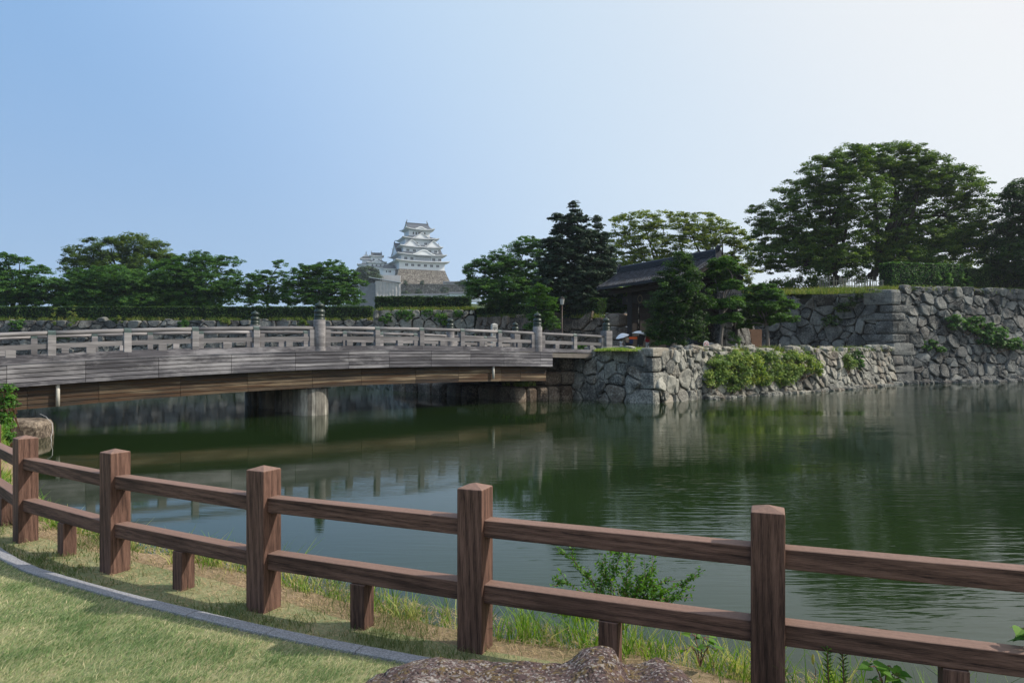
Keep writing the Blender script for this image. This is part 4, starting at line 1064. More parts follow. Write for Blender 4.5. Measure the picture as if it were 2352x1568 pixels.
def tree(name, label, cat, base, lobes, d, leafm, barkm=None, trunk_r=0.35, leaf=0.26, csize=0.75, per=42, flat=0.42, dens=1.0, seed=1, group=None,
         fork=0.35, shell=0.5, limb_k=0.5, tvar=0.16, tclump=0.17, up=0.75, depth_k=0.85, trunks=1, droop=0.0, twigs=True, lean=None):
    r = np.random.default_rng(seed); base = Vector(base); root = thing(name, label, cat, base, 0, group)
    flat *= 1.0; dens *= {'broad_tree': 1.15, 'airy_tree': 1.0, 'cherry_tree': 1.2, 'round_tree': 1.35, 'camphor_tree': 1.3}.get(name, 1.55); csize *= 0.74; leaf *= .76; per = int(per * 1.4)
    b = np.array(base); cl = []; cents = []
    for lb in lobes:
        px, py, rx, ry = lb[:4]; dd = d + (lb[4] if len(lb) > 4 else r.uniform(-1, 1) * rx * d / FPX * 0.35)
        c = np.array(P(px, py, dd)) - b; k = dd / FPX; R3 = np.array([rx * k, rx * k * depth_k, ry * k]); cents.append((c, R3))
        m = max(3, int(dens * 2.6 * (R3[0] * R3[2] + R3[0] * R3[1]) / (csize * csize)))
        u = unit(r.normal(0, 1, (m, 3))); q = r.uniform(shell, 1.05, m) ** 0.7; q = np.where(r.uniform(0, 1, m) < .07, q * r.uniform(1.02, 1.22, m), q)
        u[:, 2] = np.where(u[:, 2] < -0.72, -u[:, 2], u[:, 2]); R3 = R3 * np.array([1.06, 1.06, 1.12])
        p = c + u * q[:, None] * R3
        cl.append(np.concatenate([p, (csize * r.uniform(0.55, 1.25, m))[:, None]], 1))
    cl = np.concatenate(cl); allc = np.mean([c for c, _ in cents], 0)
    out_c = np.array([allc[0], allc[1], allc[2] * 0.6])
    V, T = crown_leaves(r, cl, leaf, per, flat, out_c, up, tvar, tclump, droop)
    # trunk and limbs
    mb = MB(); H = allc[2]
    nodes = []
    for tkk in range(trunks):
        sp = Vector((0, 0, 0)) if trunks == 1 else Vector(((tkk - (trunks - 1) / 2) * trunk_r * 1.6, 0, 0))
        ft = Vector((allc[0] * fork * 0.6, allc[1] * fork * 0.6, H * fork)) + sp * 1.5
        if lean: ft = ft + Vector(lean)
        pts = [sp, sp.lerp(ft, .3) + Vector(r.normal(0, trunk_r * .2, 3)), sp.lerp(ft, .65) + Vector(r.normal(0, trunk_r * .25, 3)), ft]
        mb.tube(pts, [trunk_r * 1.35, trunk_r * 1.02, trunk_r * .92, trunk_r * .85], 9)
        nodes.append(ft)
    limb_pts = []
    for i, (c, R3) in enumerate(cents):
        ft = nodes[i % len(nodes)]; c = Vector(c); c2 = ft.lerp(c, 0.95); L = (c2 - ft).length
        bow = Vector((0, 0, 0.12 * L)) + Vector(r.normal(0, 0.06 * L, 3)); n = 7; pts = []
        for q in range(n + 1):
            t = q / n; pts.append(ft + (c2 - ft) * t + bow * (4 * t * (1 - t)) * (1 if c2.z > ft.z else -0.4))
        tr = trunk_r * limb_k * r.uniform(.7, 1.1); mb.tube(pts, [tr * (1 - 0.8 * q / n) + 0.02 for q in range(n + 1)], 6)
        limb_pts += [(p, tr * (1 - 0.8 * q / n)) for q, p in enumerate(pts) if q >= 2]
    if twigs and limb_pts:
        LP = np.array([list(p) for p, _ in limb_pts])
        sel = r.permutation(len(cl))[: min(len(cl), 170)]
        for i in sel:
            c = cl[i, :3]; dist = np.linalg.norm(LP - c, axis=1) + 0.6 * np.maximum(0, LP[:, 2] - c[2]); j = int(np.argmin(dist)); a = Vector(LP[j]); e = Vector(c); L = (e - a).length
            if L < 0.1: continue
            m = a.lerp(e, .5) + Vector(r.normal(0, .08 * L, 3)); tr = min(limb_pts[j][1] * 0.5, 0.07) + 0.008
            mb.tube([a, m, e], [tr, tr * .65, tr * .25], 4, cap=False)
    mb.build('trunk', barkm or M_BARK, root, smooth=True)
    quads('crown', V, T, leafm, root); return root

# broad trees on the bastion
tree('broad_tree', 'left one of the two huge spreading trees above the bastion, reaching over the gate roof', 'tree', P(1925, 650, 91),
     [(1765, 545, 50, 38), (1800, 505, 62, 45), (1848, 455, 66, 48), (1900, 405, 66, 44), (1950, 372, 52, 34), (1960, 440, 80, 55), (1870, 540, 80, 45), (1950, 530, 85, 52), (1790, 592, 52, 26), (1850, 600, 62, 22), (1920, 592, 66, 26), (1745, 590, 34, 26), (1735, 500, 24, 26), (1890, 565, 70, 36), (1820, 560, 60, 34), (1965, 600, 50, 22), (1905, 470, 70, 50), (1872, 618, 40, 14), (1780, 618, 30, 12)],
     91, M_LZEL, None, 0.55, 0.35, 1.05, 52, 0.40, 1.15, 101, 'great trees on the bastion', fork=0.20, limb_k=0.55, shell=.35)
tree('broad_tree', 'right one of the two huge spreading trees, rising behind the box hedge on the bastion', 'tree', P(2000, 642, 93),
     [(1990, 378, 62, 42), (2045, 368, 58, 36), (2092, 372, 52, 36), (2140, 395, 52, 38), (2195, 420, 55, 38), (2235, 445, 44, 44), (2060, 430, 80, 52), (2135, 470, 80, 55), (2215, 500, 60, 50), (2050, 520, 80, 50), (2120, 550, 80, 40), (2205, 560, 58, 30), (2010, 585, 60, 28), (2085, 595, 70, 24), (2250, 520, 30, 36), (2150, 585, 70, 26), (2050, 570, 60, 30), (2110, 420, 70, 40), (2230, 575, 40, 20), (2175, 545, 60, 36)],
     93, M_LZEL, None, 0.6, 0.35, 1.05, 52, 0.40, 1.15, 102, 'great trees on the bastion', fork=0.18, limb_k=0.55, shell=.35)
tree('broad_tree', 'dark spreading tree cut by the right edge of the picture', 'tree', P(2420, 668, 89),
     [(2325, 470, 46, 42), (2370, 455, 60, 45), (2310, 540, 48, 42), (2370, 540, 80, 60), (2290, 590, 44, 32), (2350, 610, 70, 40), (2430, 520, 80, 80), (2420, 600, 70, 50), (2270, 560, 26, 20), (2330, 630, 60, 26), (2290, 625, 44, 18), (2345, 580, 60, 40)],
     89, M_LPODD, None, 0.5, 0.42, 1.1, 46, 0.45, 1.2, 103, fork=0.3, shell=.3)
# behind the gate
tree('airy_tree', 'tall airy yellow green tree behind the left half of the gate roof', 'tree', P(1535, 735, 100),
     [(1430, 522, 40, 26), (1478, 510, 44, 22), (1525, 512, 40, 24), (1440, 575, 46, 30), (1500, 565, 55, 34), (1455, 620, 52, 26), (1420, 600, 34, 24), (1545, 570, 40, 30), (1520, 618, 48, 26), (1480, 600, 50, 26), (1430, 650, 40, 20), (1480, 540, 44, 22), (1420, 555, 34, 22)],
     100, M_LYEL, None, 0.34, 0.36, 0.95, 36, 0.36, 0.95, 104, 'sunlit trees behind the gate', fork=0.35, shell=.5)
tree('airy_tree', 'tall airy yellow green tree behind the right end of the gate roof', 'tree', P(1640, 735, 98),
     [(1572, 512, 38, 22), (1615, 512, 40, 22), (1655, 528, 38, 24), (1690, 545, 30, 26), (1600, 565, 48, 32), (1660, 580, 46, 32), (1700, 590, 30, 30), (1620, 618, 50, 26), (1690, 632, 40, 22), (1572, 610, 36, 24), (1728, 620, 22, 20), (1640, 545, 44, 24), (1700, 560, 30, 24), (1655, 610, 50, 26), (1700, 655, 34, 16), (1590, 540, 40, 22)],
     98, M_LYEL, None, 0.34, 0.36, 0.95, 36, 0.36, 0.95, 105, 'sunlit trees behind the gate', fork=0.35, shell=.5)
tree('dark_conifer', 'tall near black conifer left of the gate, ragged top against the sky', 'tree', P(1330, 800, 84),
     [(1318, 480, 11, 16), (1318, 508, 28, 18), (1300, 530, 34, 15), (1276, 500, 16, 10), (1332, 535, 32, 17), (1372, 510, 12, 18), (1376, 545, 24, 16), (1285, 560, 44, 16), (1340, 565, 50, 18), (1390, 580, 24, 18), (1300, 590, 62, 18), (1365, 605, 46, 18), (1290, 622, 62, 18), (1345, 632, 66, 20), (1280, 655, 56, 18), (1350, 662, 60, 18), (1395, 640, 24, 16), (1310, 690, 62, 18), (1355, 700, 50, 18), (1330, 724, 44, 15), (1270, 600, 34, 16), (1390, 610, 30, 18), (1395, 675, 34, 18), (1265, 690, 34, 16), (1385, 705, 36, 16)],
     84, M_LDARK, None, 0.36, 0.40, 0.75, 40, 0.34, 1.25, 106, fork=0.55, shell=.2, up=0.55, droop=0.25, limb_k=.3)
tree('round_tree', 'dark green tree left of the conifer with long arching branches towards the castle', 'tree', P(1180, 735, 95),
     [(1100, 618, 38, 20), (1083, 648, 24, 16), (1140, 608, 40, 26), (1180, 590, 34, 28), (1210, 565, 34, 24), (1238, 580, 30, 26), (1120, 655, 44, 22), (1180, 640, 52, 30), (1235, 630, 40, 32), (1145, 685, 48, 18), (1210, 685, 50, 22), (1085, 672, 20, 8), (1120, 668, 50, 24), (1180, 668, 54, 28), (1235, 665, 44, 30), (1160, 700, 44, 14), (1165, 625, 50, 28)],
     95, M_LCHERRY, None, 0.3, 0.32, 0.85, 40, 0.42, 1.15, 107, fork=0.3, shell=.3, lean=(0, 0, 0))
tree('small_tree', 'low rounded evergreen beside the street lamp by the bridge end', 'tree', P(1248, 800, 78),
     [(1240, 668, 22, 16), (1228, 695, 24, 14), (1258, 700, 26, 16), (1245, 728, 32, 16), (1270, 745, 20, 12), (1228, 750, 20, 10)],
     78, M_LPOD, None, 0.13, 0.26, 0.6, 34, 0.45, 1.2, 108, fork=0.6, shell=.3)
# clipped trees in front of the gate
tree('clipped_tree', 'dense tall conical evergreen with twin pale trunks in front of the gate', 'tree', P(1567, 808, 57.5),
     [(1562, 592, 22, 16), (1562, 615, 36, 22), (1540, 640, 36, 20), (1585, 642, 38, 22), (1560, 668, 58, 22), (1535, 694, 50, 20), (1590, 694, 42, 20), (1558, 716, 64, 22), (1528, 738, 50, 20), (1580, 744, 50, 20), (1545, 766, 56, 18), (1592, 768, 34, 16), (1510, 762, 30, 14), (1536, 786, 36, 8)],
     57.5, M_LPODD, M_BARKL, 0.19, 0.24, 0.66, 44, 0.5, 0.85, 109, fork=0.32, shell=.25, limb_k=.35, trunks=2)
tree('clipped_tree', 'cloud pruned tree of separate bright pads standing right of the conical evergreen', 'tree', P(1655, 806, 61),
     [(1662, 606, 36, 15, -1), (1692, 622, 24, 10, .5), (1638, 630, 24, 9, 1), (1682, 656, 30, 12, -1), (1646, 664, 22, 10, 1), (1672, 699, 36, 12, -1), (1640, 702, 24, 9, .8), (1690, 690, 20, 8, 1), (1676, 732, 32, 12, -1), (1642, 736, 22, 8, .8), (1660, 640, 24, 9, 1.2)],
     61, M_LPOD, M_BARKL, 0.16, 0.22, 0.45, 44, 0.45, 1.5, 110, 'cloud pruned trees by the gate', fork=0.62, shell=.1, limb_k=.3, tclump=.2)
tree('clipped_tree', 'wide low cloud pruned tree before the bastion wall, single short trunk', 'tree', P(1765, 806, 64),
     [(1752, 664, 32, 12, 0), (1772, 678, 36, 12, -1), (1722, 688, 28, 11, 1), (1798, 700, 30, 11, 0), (1745, 706, 40, 13, -1), (1712, 722, 24, 9, .5), (1795, 732, 34, 11, -.8), (1745, 738, 34, 11, 1), (1712, 748, 20, 8, 1), (1775, 715, 34, 12, 1.5)],
     64, M_LPOD, M_BARKL, 0.17, 0.22, 0.45, 44, 0.45, 1.5, 111, 'cloud pruned trees by the gate', fork=0.6, shell=.1, limb_k=.3, tclump=.2)
# the row beyond the left wall
tree('cherry_tree', 'leftmost cherry tree behind the hedge, thin upper sprays against the sky', 'tree', P(28, 712, 113),
     [(10, 590, 26, 9), (45, 600, 30, 10), (95, 620, 28, 10), (-20, 625, 50, 22), (40, 645, 60, 22), (95, 655, 44, 18), (0, 672, 50, 20), (60, 685, 56, 16), (110, 690, 40, 14), (20, 695, 60, 14), (100, 672, 44, 16), (20, 660, 60, 20), (-40, 670, 60, 34), (130, 650, 22, 12)],
     113, M_LCHERRY, None, 0.35, 0.40, 1.0, 36, 0.36, 1.1, 112, 'trees behind the far hedge', fork=0.3, shell=.3)
tree('camphor_tree', 'big dome of darker olive foliage, the highest tree on the left', 'tree', P(280, 715, 134),
     [(208, 556, 15, 9), (212, 582, 16, 14), (175, 590, 32, 24), (255, 572, 42, 22), (310, 562, 44, 22), (350, 578, 40, 24), (195, 622, 46, 30), (265, 615, 66, 32), (345, 618, 62, 34), (390, 605, 30, 20), (230, 665, 80, 30), (330, 670, 80, 30)],
     134, M_LCAMPH, None, 0.6, 0.46, 1.2, 42, 0.55, 1.15, 113, 'trees behind the far hedge', fork=0.4, shell=.45)
tree('cherry_tree', 'spreading cherry tree right in front of the olive dome', 'tree', P(235, 712, 114),
     [(190, 650, 52, 26), (250, 640, 52, 28), (310, 650, 48, 26), (180, 685, 50, 18), (250, 685, 60, 20), (320, 690, 46, 16), (150, 665, 24, 16), (215, 668, 60, 24), (290, 672, 56, 24), (160, 695, 40, 12), (220, 700, 60, 12), (300, 702, 60, 10), (340, 668, 36, 22)],
     114, M_LCHERRY, None, 0.32, 0.40, 1.0, 38, 0.40, 1.15, 114, 'trees behind the far hedge', fork=0.3, shell=.3)
tree('cherry_tree', 'wide cherry tree whose right side steps down towards the castle', 'tree', P(420, 712, 116),
     [(375, 625, 48, 26), (425, 610, 44, 26), (462, 590, 26, 12), (475, 612, 40, 20), (520, 600, 32, 14), (400, 655, 58, 28), (470, 650, 55, 28), (530, 640, 30, 20), (420, 688, 60, 18), (500, 685, 48, 16), (370, 672, 50, 26), (440, 672, 60, 24), (380, 700, 50, 10), (460, 698, 60, 12), (520, 665, 36, 16), (410, 640, 56, 26)],
     116, M_LCHERRY, None, 0.36, 0.40, 1.0, 38, 0.40, 1.12, 115, 'trees behind the far hedge', fork=0.28, shell=.3)
tree('cherry_tree', 'thin cherry tree with one taller spray left of the last one before the castle', 'tree', P(615, 712, 113),
     [(575, 640, 30, 10), (610, 632, 28, 12), (642, 608, 18, 12), (650, 640, 24, 16), (590, 665, 42, 18), (640, 672, 36, 16), (600, 692, 44, 12), (560, 680, 36, 16), (650, 690, 40, 12), (600, 650, 36, 14), (670, 665, 30, 16), (545, 662, 30, 16)],
     113, M_LCHERRY, None, 0.22, 0.36, 0.85, 32, 0.36, 0.95, 116, 'trees behind the far hedge', fork=0.3, shell=.3)
tree('cherry_tree', 'flat topped cherry tree nearest the castle, boughs reaching across the grey sheeted scaffold', 'tree', P(742, 712, 112),
     [(705, 622, 36, 14), (755, 612, 36, 14), (690, 648, 34, 18), (740, 640, 48, 22), (790, 632, 36, 16), (828, 650, 18, 7), (770, 664, 50, 18), (700, 682, 44, 16), (805, 678, 30, 10), (740, 690, 60, 14), (720, 662, 50, 18), (780, 650, 44, 16), (800, 692, 36, 10)],
     112, M_LCHERRY, None, 0.26, 0.36, 0.85, 36, 0.38, 1.1, 117, 'trees behind the far hedge', fork=0.32, shell=.3)
tree('hill_tree', 'hazy round tree below the small castle turrets on the hill', 'tree', P(842, 660, 430),
     [(842, 626, 26, 12), (824, 634, 16, 9), (860, 634, 14, 8), (840, 642, 30, 8)], 430, M_LFAR, None, 0.6, 1.1, 2.6, 40, 0.55, 1.3, 118, fork=.5, twigs=False)
tree('hill_tree', 'hazy tree showing over the tiled castle wall left of the round dark tree', 'tree', P(1070, 668, 440),
     [(1062, 652, 14, 7), (1080, 658, 16, 8)], 440, M_LFAR, None, 0.5, 1.1, 2.4, 40, 0.55, 1.3, 119, fork=.5, twigs=False)

# ------------------------------------------------------------------ hedges, shrubs and wall plants
def hedge(name, label, pts, w, z0, z1, leafm, leaf, seed, dens=1.0, wob=0.12, cat='hedge'):
    """clipped hedge along a line of points: a dark twiggy core wrapped in leaves"""
    r = np.random.default_rng(seed); pts = resample([Vector(p) for p in pts], 0.8); ns = edge_normals(pts); org = Vector((pts[0].x, pts[0].y, z0))
    root = thing(name, label, cat, org); mb = MB(); vs = []; fs = []; m = len(pts)
    zz0 = (lambda i: z0 if not hasattr(z0, '__len__') else 0)
    for p, n in zip(pts, ns):
        for o, z in ((-w/2 + .1, z0 - .1), (-w/2 + .1, z1 - .12), (w/2 - .1, z1 - .12), (w/2 - .1, z0 - .1)): q = p + n * o; vs.append((q.x - org.x, q.y - org.y, z - org.z))
    for i in range(m - 1):
        for k in range(4): k2 = (k+1) % 4; fs.append((i*4+k, (i+1)*4+k, (i+1)*4+k2, i*4+k2))
    fs += [(0, 1, 2, 3), ((m-1)*4+3, (m-1)*4+2, (m-1)*4+1, (m-1)*4)]
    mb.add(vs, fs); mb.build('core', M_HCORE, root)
    L = sum((b - a).length for a, b in zip(pts[:-1], pts[1:])); H = z1 - z0
    per = (2 * H + w); n = int(dens * L * per * 1.9 / (leaf * leaf * 0.5)); 
    P0 = np.array([list(p) for p in pts]); Nn = np.array([list(v) for v in ns])
    t = r.uniform(0, m - 1.001, n); i = t.astype(int); f = (t - i)[:, None]; B = P0[i] * (1 - f) + P0[i + 1] * f; NN = unit(np.concatenate([Nn[i], np.zeros((n, 1))], 1))
    s = r.uniform(0, per, n); side = np.where(s < H, -1, np.where(s < 2 * H, 1, 0))
    off = np.where(side == 0, r.uniform(-w/2, w/2, n), side * w / 2); z = np.where(side == 0, z1, z0 + np.where(s < H, s, s - H))
    bump = wob * (nfield(t * 0.8, z, 1.6, seed) - 0.5) * 2; jit = r.normal(0, 0.05, n)
    end = r.uniform(0, 1, n) < (w / L)
    off = off + np.where(side == 0, 0, side * (bump + jit)); z = z + np.where(side == 0, bump + jit, 0)
    C = np.stack([B[:, 0] + NN[:, 0] * off - org.x, B[:, 1] + NN[:, 1] * off - org.y, z - org.z], 1)
    N = NN * side[:, None] * 0.8; N[:, 2] += np.where(side == 0, 1, 0.35); N = unit(N + r.normal(0, .45, (n, 3)))
    A = r.normal(0, 1, (n, 3)); Ls = leaf * r.uniform(.6, 1.3, n)
    # loose leaves closing both ends
    tin = np.clip(0.42 + 0.30 * (nfield(t * 1.1, z * 1.3, 2.2, seed + 3) - .5) * 2 + r.normal(0, .2, n), 0, 1)
    V = leaf_cards(C, N, A, Ls, Ls * .55)
    ne = int(n * 0.5 * w / L) + 40; CE = []; 
    for e, p, nn, dd in ((0, pts[0], ns[0], -1), (1, pts[-1], ns[-1], 1)):
        d2 = np.array([nn.y, -nn.x]) * dd; o = r.uniform(-w/2, w/2, ne); zz = r.uniform(z0, z1, ne); j = r.normal(0, .06, ne)
        CE.append(np.stack([p.x + nn.x * o + d2[0] * j - org.x, p.y + nn.y * o + d2[1] * j - org.y, zz - org.z], 1))
    CE = np.concatenate(CE); VE = leaf_cards(CE, unit(r.normal(0, 1, CE.shape)), r.normal(0, 1, CE.shape), leaf * r.uniform(.6, 1.3, len(CE)), leaf * .5 * np.ones(len(CE)))
    quads('foliage', np.concatenate([V, VE]), np.concatenate([tin, np.clip(r.normal(.45, .2, len(CE)), 0, 1)]), leafm, root); return root
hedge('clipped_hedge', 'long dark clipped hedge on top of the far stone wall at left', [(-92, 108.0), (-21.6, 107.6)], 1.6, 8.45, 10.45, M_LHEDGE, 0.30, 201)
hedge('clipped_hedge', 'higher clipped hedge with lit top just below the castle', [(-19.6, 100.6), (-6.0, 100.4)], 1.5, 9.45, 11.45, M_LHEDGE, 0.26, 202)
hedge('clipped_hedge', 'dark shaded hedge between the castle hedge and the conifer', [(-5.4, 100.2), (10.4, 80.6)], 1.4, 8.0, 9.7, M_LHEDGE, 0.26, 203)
hedge('clipped_hedge', 'box shaped hedge under the right huge tree on the bastion corner', [(45.2, 84.3), (55.2, 86.6)], 2.2, 11.1, 14.3, M_LFERN, 0.22, 204)
hedge('clipped_hedge', 'low dark hedge sloping down at the far right end of the bastion', [(56.5, 88.3), (68, 92.3)], 2.6, 11.5, 14.0, M_LHEDGE, 0.24, 205)
hedge('clipped_hedge', 'dark hedge behind the bamboo fence, left end of the bastion top', [(24.5, 86.0), (33.0, 93.0), (37.5, 93.5)], 1.8, 9.2, 11.9, M_LHEDGE, 0.26, 206)

def bush(name, label, lobes, leafm, leaf, seed, per=40, csize=.45, flat=.7, dens=1.3, cat='shrub', group=None, tclump=.16, up=.7, stems=True):
    """low foliage mass: lobes given as world centre + radii"""
    r = np.random.default_rng(seed); org = Vector(lobes[0][0]); root = thing(name, label, cat, org, 0, group); cl = []
    for c, R3 in lobes:
        c = np.array(c) - np.array(org); R3 = np.array(R3); m = max(3, int(dens * 2.2 * (R3[0]*R3[2] + R3[0]*R3[1]) / csize**2))
        u = unit(r.normal(0, 1, (m, 3))); p = c + u * (r.uniform(.25, 1, m) ** .6)[:, None] * R3
        cl.append(np.concatenate([p, (csize * r.uniform(.5, 1.2, m))[:, None]], 1))
    cl = np.concatenate(cl); V, T = crown_leaves(r, cl, leaf, per, flat, np.mean(cl[:, :3], 0) - np.array([0, -1, 1.0]), up, .17, tclump)
    quads('foliage', V, T, leafm, root)
    if stems:
        mb = MB()
        for i in r.permutation(len(cl))[:40]:
            e = Vector(cl[i, :3]); a = Vector((e.x * .6, e.y * .6 + .5, e.z - 1.0)); mb.tube([a, a.lerp(e, .5) + Vector((0, -.1, .05)), e], [.03, .02, .008], 4, cap=False)
        mb.build('stems', M_TWIG, root)
    return root
def on_wall(f, u, v, out): p = f.pt(u, v, out); return p
def wall_px(f, px, py, out=0.3):
    """the spot on face f seen at a place measured on the photograph, by stepping along it"""
    best = None
    for u in np.linspace(0, f.L, 160):
        p = f.pt(float(u), 1.5, out); e = abs(CX + p.x / p.y * FPX - px)
        if best is None or e < best[0]: best = (e, u, p.y)
    d = best[2]; z = EYE + (HZ - py) / FPX * d; return f.pt(float(best[1]), z - f.zb, out), d / FPX
def wall_bush(name, label, f, items, leafm, leaf, seed, out=.3, **kw):
    L = []
    for px, py, rx, ry in items:
        p, k = wall_px(f, px, py, out); L.append((p, (rx * k, max(.3, min(rx, ry) * k * .55), ry * k)))
    return bush(name, label, L, leafm, leaf, seed, **kw)
wall_bush('wall_shrub', 'large pale green shrub covering the low wall, left half next to the lit corner', fc, [(1648, 852, 36, 34), (1690, 846, 42, 38), (1728, 850, 34, 40), (1680, 878, 40, 20), (1628, 868, 18, 18), (1705, 820, 40, 16), (1665, 832, 30, 18)], M_LSHRUB, .20, 301, .55, dens=2.3, group='pale shrubs on the low wall')
wall_bush('wall_shrub', 'large pale green shrub covering the low wall, right half below the rope posts', fc, [(1770, 842, 40, 34), (1812, 840, 40, 32), (1850, 836, 34, 28), (1800, 868, 44, 18), (1752, 872, 24, 18), (1878, 842, 16, 20), (1760, 818, 44, 14), (1830, 818, 36, 12)], M_LSHRUB, .20, 302, .55, dens=2.3, group='pale shrubs on the low wall')
wall_bush('wall_shrub', 'small thin pale shrub between the big pale shrubs and the bastion corner', fd, [(1910, 830, 20, 18), (1932, 826, 18, 14), (1950, 836, 16, 16)], M_LSHRUB, .18, 303, .5, dens=1.6)
wall_bush('wall_fern', 'dark feathery fern on the low wall just left of the bastion corner', fd, [(1972, 822, 16, 14), (1980, 836, 12, 12)], M_LFERN, .30, 304, .4)
wall_bush('wall_fern', 'big feathery green shrub hanging from the right bastion face', ff, [(2200, 738, 34, 14), (2245, 742, 40, 18), (2285, 755, 40, 24), (2310, 780, 36, 22), (2265, 775, 30, 18), (2335, 790, 26, 16)], M_LFERN, .42, 305, .6, csize=.7, flat=.55)
wall_bush('wall_fern', 'small feathery plant low on the right bastion face near its corner', ff, [(2140, 792, 24, 12), (2158, 804, 14, 8)], M_LFERN, .34, 306, .4)
wall_bush('wall_vine', 'dark creeper patch on the shaded bastion face behind the pruned tree', fe, [(1925, 735, 40, 14), (1945, 705, 26, 12), (1965, 690, 22, 10), (1985, 675, 20, 8)], M_LHEDGE, .28, 307, .25, stems=False)
for k, (px, py, rx, ry) in enumerate(((925, 722, 22, 12), (975, 716, 16, 8), (1012, 730, 18, 16), (1050, 722, 14, 10), (880, 730, 18, 10))):
    wall_bush('wall_vine', ('bright ivy patch second from the left end of the middle wall', 'small ivy patch high on the middle of the wall below the castle hedge', 'largest ivy patch trailing down the middle wall', 'ivy patch near the pale end stone of the middle wall', 'ivy patch at the left end of the wall below the castle hedge')[k], fm, [(px, py, rx, ry)], M_LFRESH, .28, 310 + k, .25, group='ivy on the middle wall', stems=False)
for k, (px, py, rx, ry) in enumerate(((25, 745, 20, 16), (268, 733, 14, 8), (415, 745, 12, 10), (505, 738, 16, 9), (690, 742, 14, 8), (130, 772, 26, 7))):
    wall_bush('wall_shrub', ('leafy creeper at the far left of the long wall', 'tuft of olive weeds on the long wall top left of centre', 'green shrublet growing from the long wall right of the weeds', 'yellowish long grass tuft on the long wall top', 'grass tuft by the tall bronze topped post on the long wall', 'green plant low on the long wall seen through the bridge rail')[k], fl, [(px, py, rx, ry)], M_LFERN if k in (0, 2, 5) else M_WALLG, .30, 320 + k, .3, stems=False)
bush('leafy_shrub', 'tall green shrub at the left edge in front of the bridge end', [(P(6, 930, 27.5), (.42, .4, .5)), (P(14, 900, 27.6), (.25, .3, .3)), (P(-10, 965, 27.3), (.55, .5, .5)), (P(14, 985, 27.2), (.3, .4, .45)), (P(-4, 1010, 27), (.45, .4, .4))], M_LFRESH, .13, 330, csize=.25)
bush('leafy_shrub', 'fresh green sprig on the stones beside the bridge end', [(P(1325, 803, 53.6), (.5, .35, .28)), (P(1338, 797, 53.8), (.35, .3, .25))], M_LFRESH, .20, 331, csize=.3, stems=False)
bush('leafy_shrub', 'thin shrub by the trunk of the cloud pruned tree', [(P(1688, 780, 62), (.55, .4, .5)), (P(1682, 765, 62), (.35, .3, .3))], M_LPOD, .18, 332, csize=.35, dens=1, stems=False)
bush('dark_shrub', 'dark bushes filling behind the gate and the left gate pillar', [(P(1415, 690, 92), (3, 2, 2)), (P(1440, 715, 92), (3, 2, 1.8)), (P(1395, 720, 92), (2.5, 2, 1.5)), (P(1425, 660, 94), (2.6, 2, 1.8))], M_LCHERRY, .32, 333, csize=.8)
bush('undergrowth', 'dark leafy undergrowth at the feet of the huge bastion trees', [(P(1840, 655, 93), (3.2, 1.6, 1.3)), (P(1790, 660, 92), (2.6, 1.5, 1.1)), (P(1880, 640, 96), (2.4, 1.4, 1.5)), (P(1960, 636, 97), (2.6, 1.5, 1.2)), (P(2090, 622, 99), (4, 1.5, 1.3)), (P(2180, 610, 100), (3.5, 1.5, 1.5)), (P(2250, 610, 100), (3, 1.5, 2))], M_LZEL, .32, 334, csize=.7, stems=False)
def tufts(name, pts, leafm, seed, hlo, hhi, wd, per=26, spread=.25):
    r = np.random.default_rng(seed); VV, TT = [], []
    for p in pts:
        nb = int(per * r.uniform(.5, 1.3)); k = r.uniform(.6, 1.3); h = r.uniform(hlo, hhi, nb) * k
        V, T = blades(p[0] + r.normal(0, spread, nb), p[1] + r.normal(0, spread, nb), np.full(nb, p[2]), h, wd * r.uniform(.6, 1.3, nb), h * r.uniform(.2, .9, nb), r.uniform(0, 6.283, nb), np.clip(r.normal(.5, .22, nb) + r.normal(0, .15), 0, 1), r); VV.append(V); TT.append(T)
    return tag(quads(name, np.concatenate(VV), np.concatenate(TT), leafm), kind='stuff')
rt = np.random.default_rng(77); pts = []
for f, q0, q1, nn in ((fl, 0, 1, 620), (fm, 0, 1, 90), (fr, 0, 1, 60), (ff, 0, .6, 330), (fe, .1, 1, 150), (fc, 0, 1, 50), (fd, 0, 1, 70)):
    for _ in range(nn):
        u = float(rt.uniform(q0, q1)) * f.L; back = float(rt.uniform(.1, 2.6 if f in (ff, fe, fl) else .7)); p = f.pt(u, f.top(u), -back)
        z = p.z + (0.02 if f not in (ff, fe) else max(0, terr_h(p.x, p.y) - p.z) * .9)
        pts.append((p.x, p.y, z - .06))
tufts('wall_top_grass', pts, M_WALLG, 78, .2, .6, .05, 40)
pts = []
for _ in range(900):
    x, y = rt.uniform(6.2, 10.4), rt.uniform(49.6, 54); pts.append((x, y, plat_h(x, y) - .02))
pts = [p for p in pts if (p[0] - 8.6)**2 + (p[1] - 52.0)**2 < 5.5]
tufts('platform_grass', pts, M_WEED, 79, .08, .2, .03, 30, .12)
pts = []
for _ in range(2600):
    x, y = rt.uniform(28, 82), rt.uniform(79, 100)
    back = (x - 42.8) * -0.317 + (y - 77.9) * 0.948
    if back > 1.6 and back < 9: pts.append((x, y, terr_h(x, y) - .03))
tufts('terrace_grass', pts, M_WALLG, 80, .25, .7, .05, 22, .4)
pts = [tuple(O + al * a + pe * b + Vector((0, 0, 1.08))) for a, b in zip(rt.uniform(.6, 2.7, 26), rt.uniform(.3, 2.4, 26))]
tufts('footing_grass', pts, M_WEED, 81, .15, .5, .035, 14, .12)

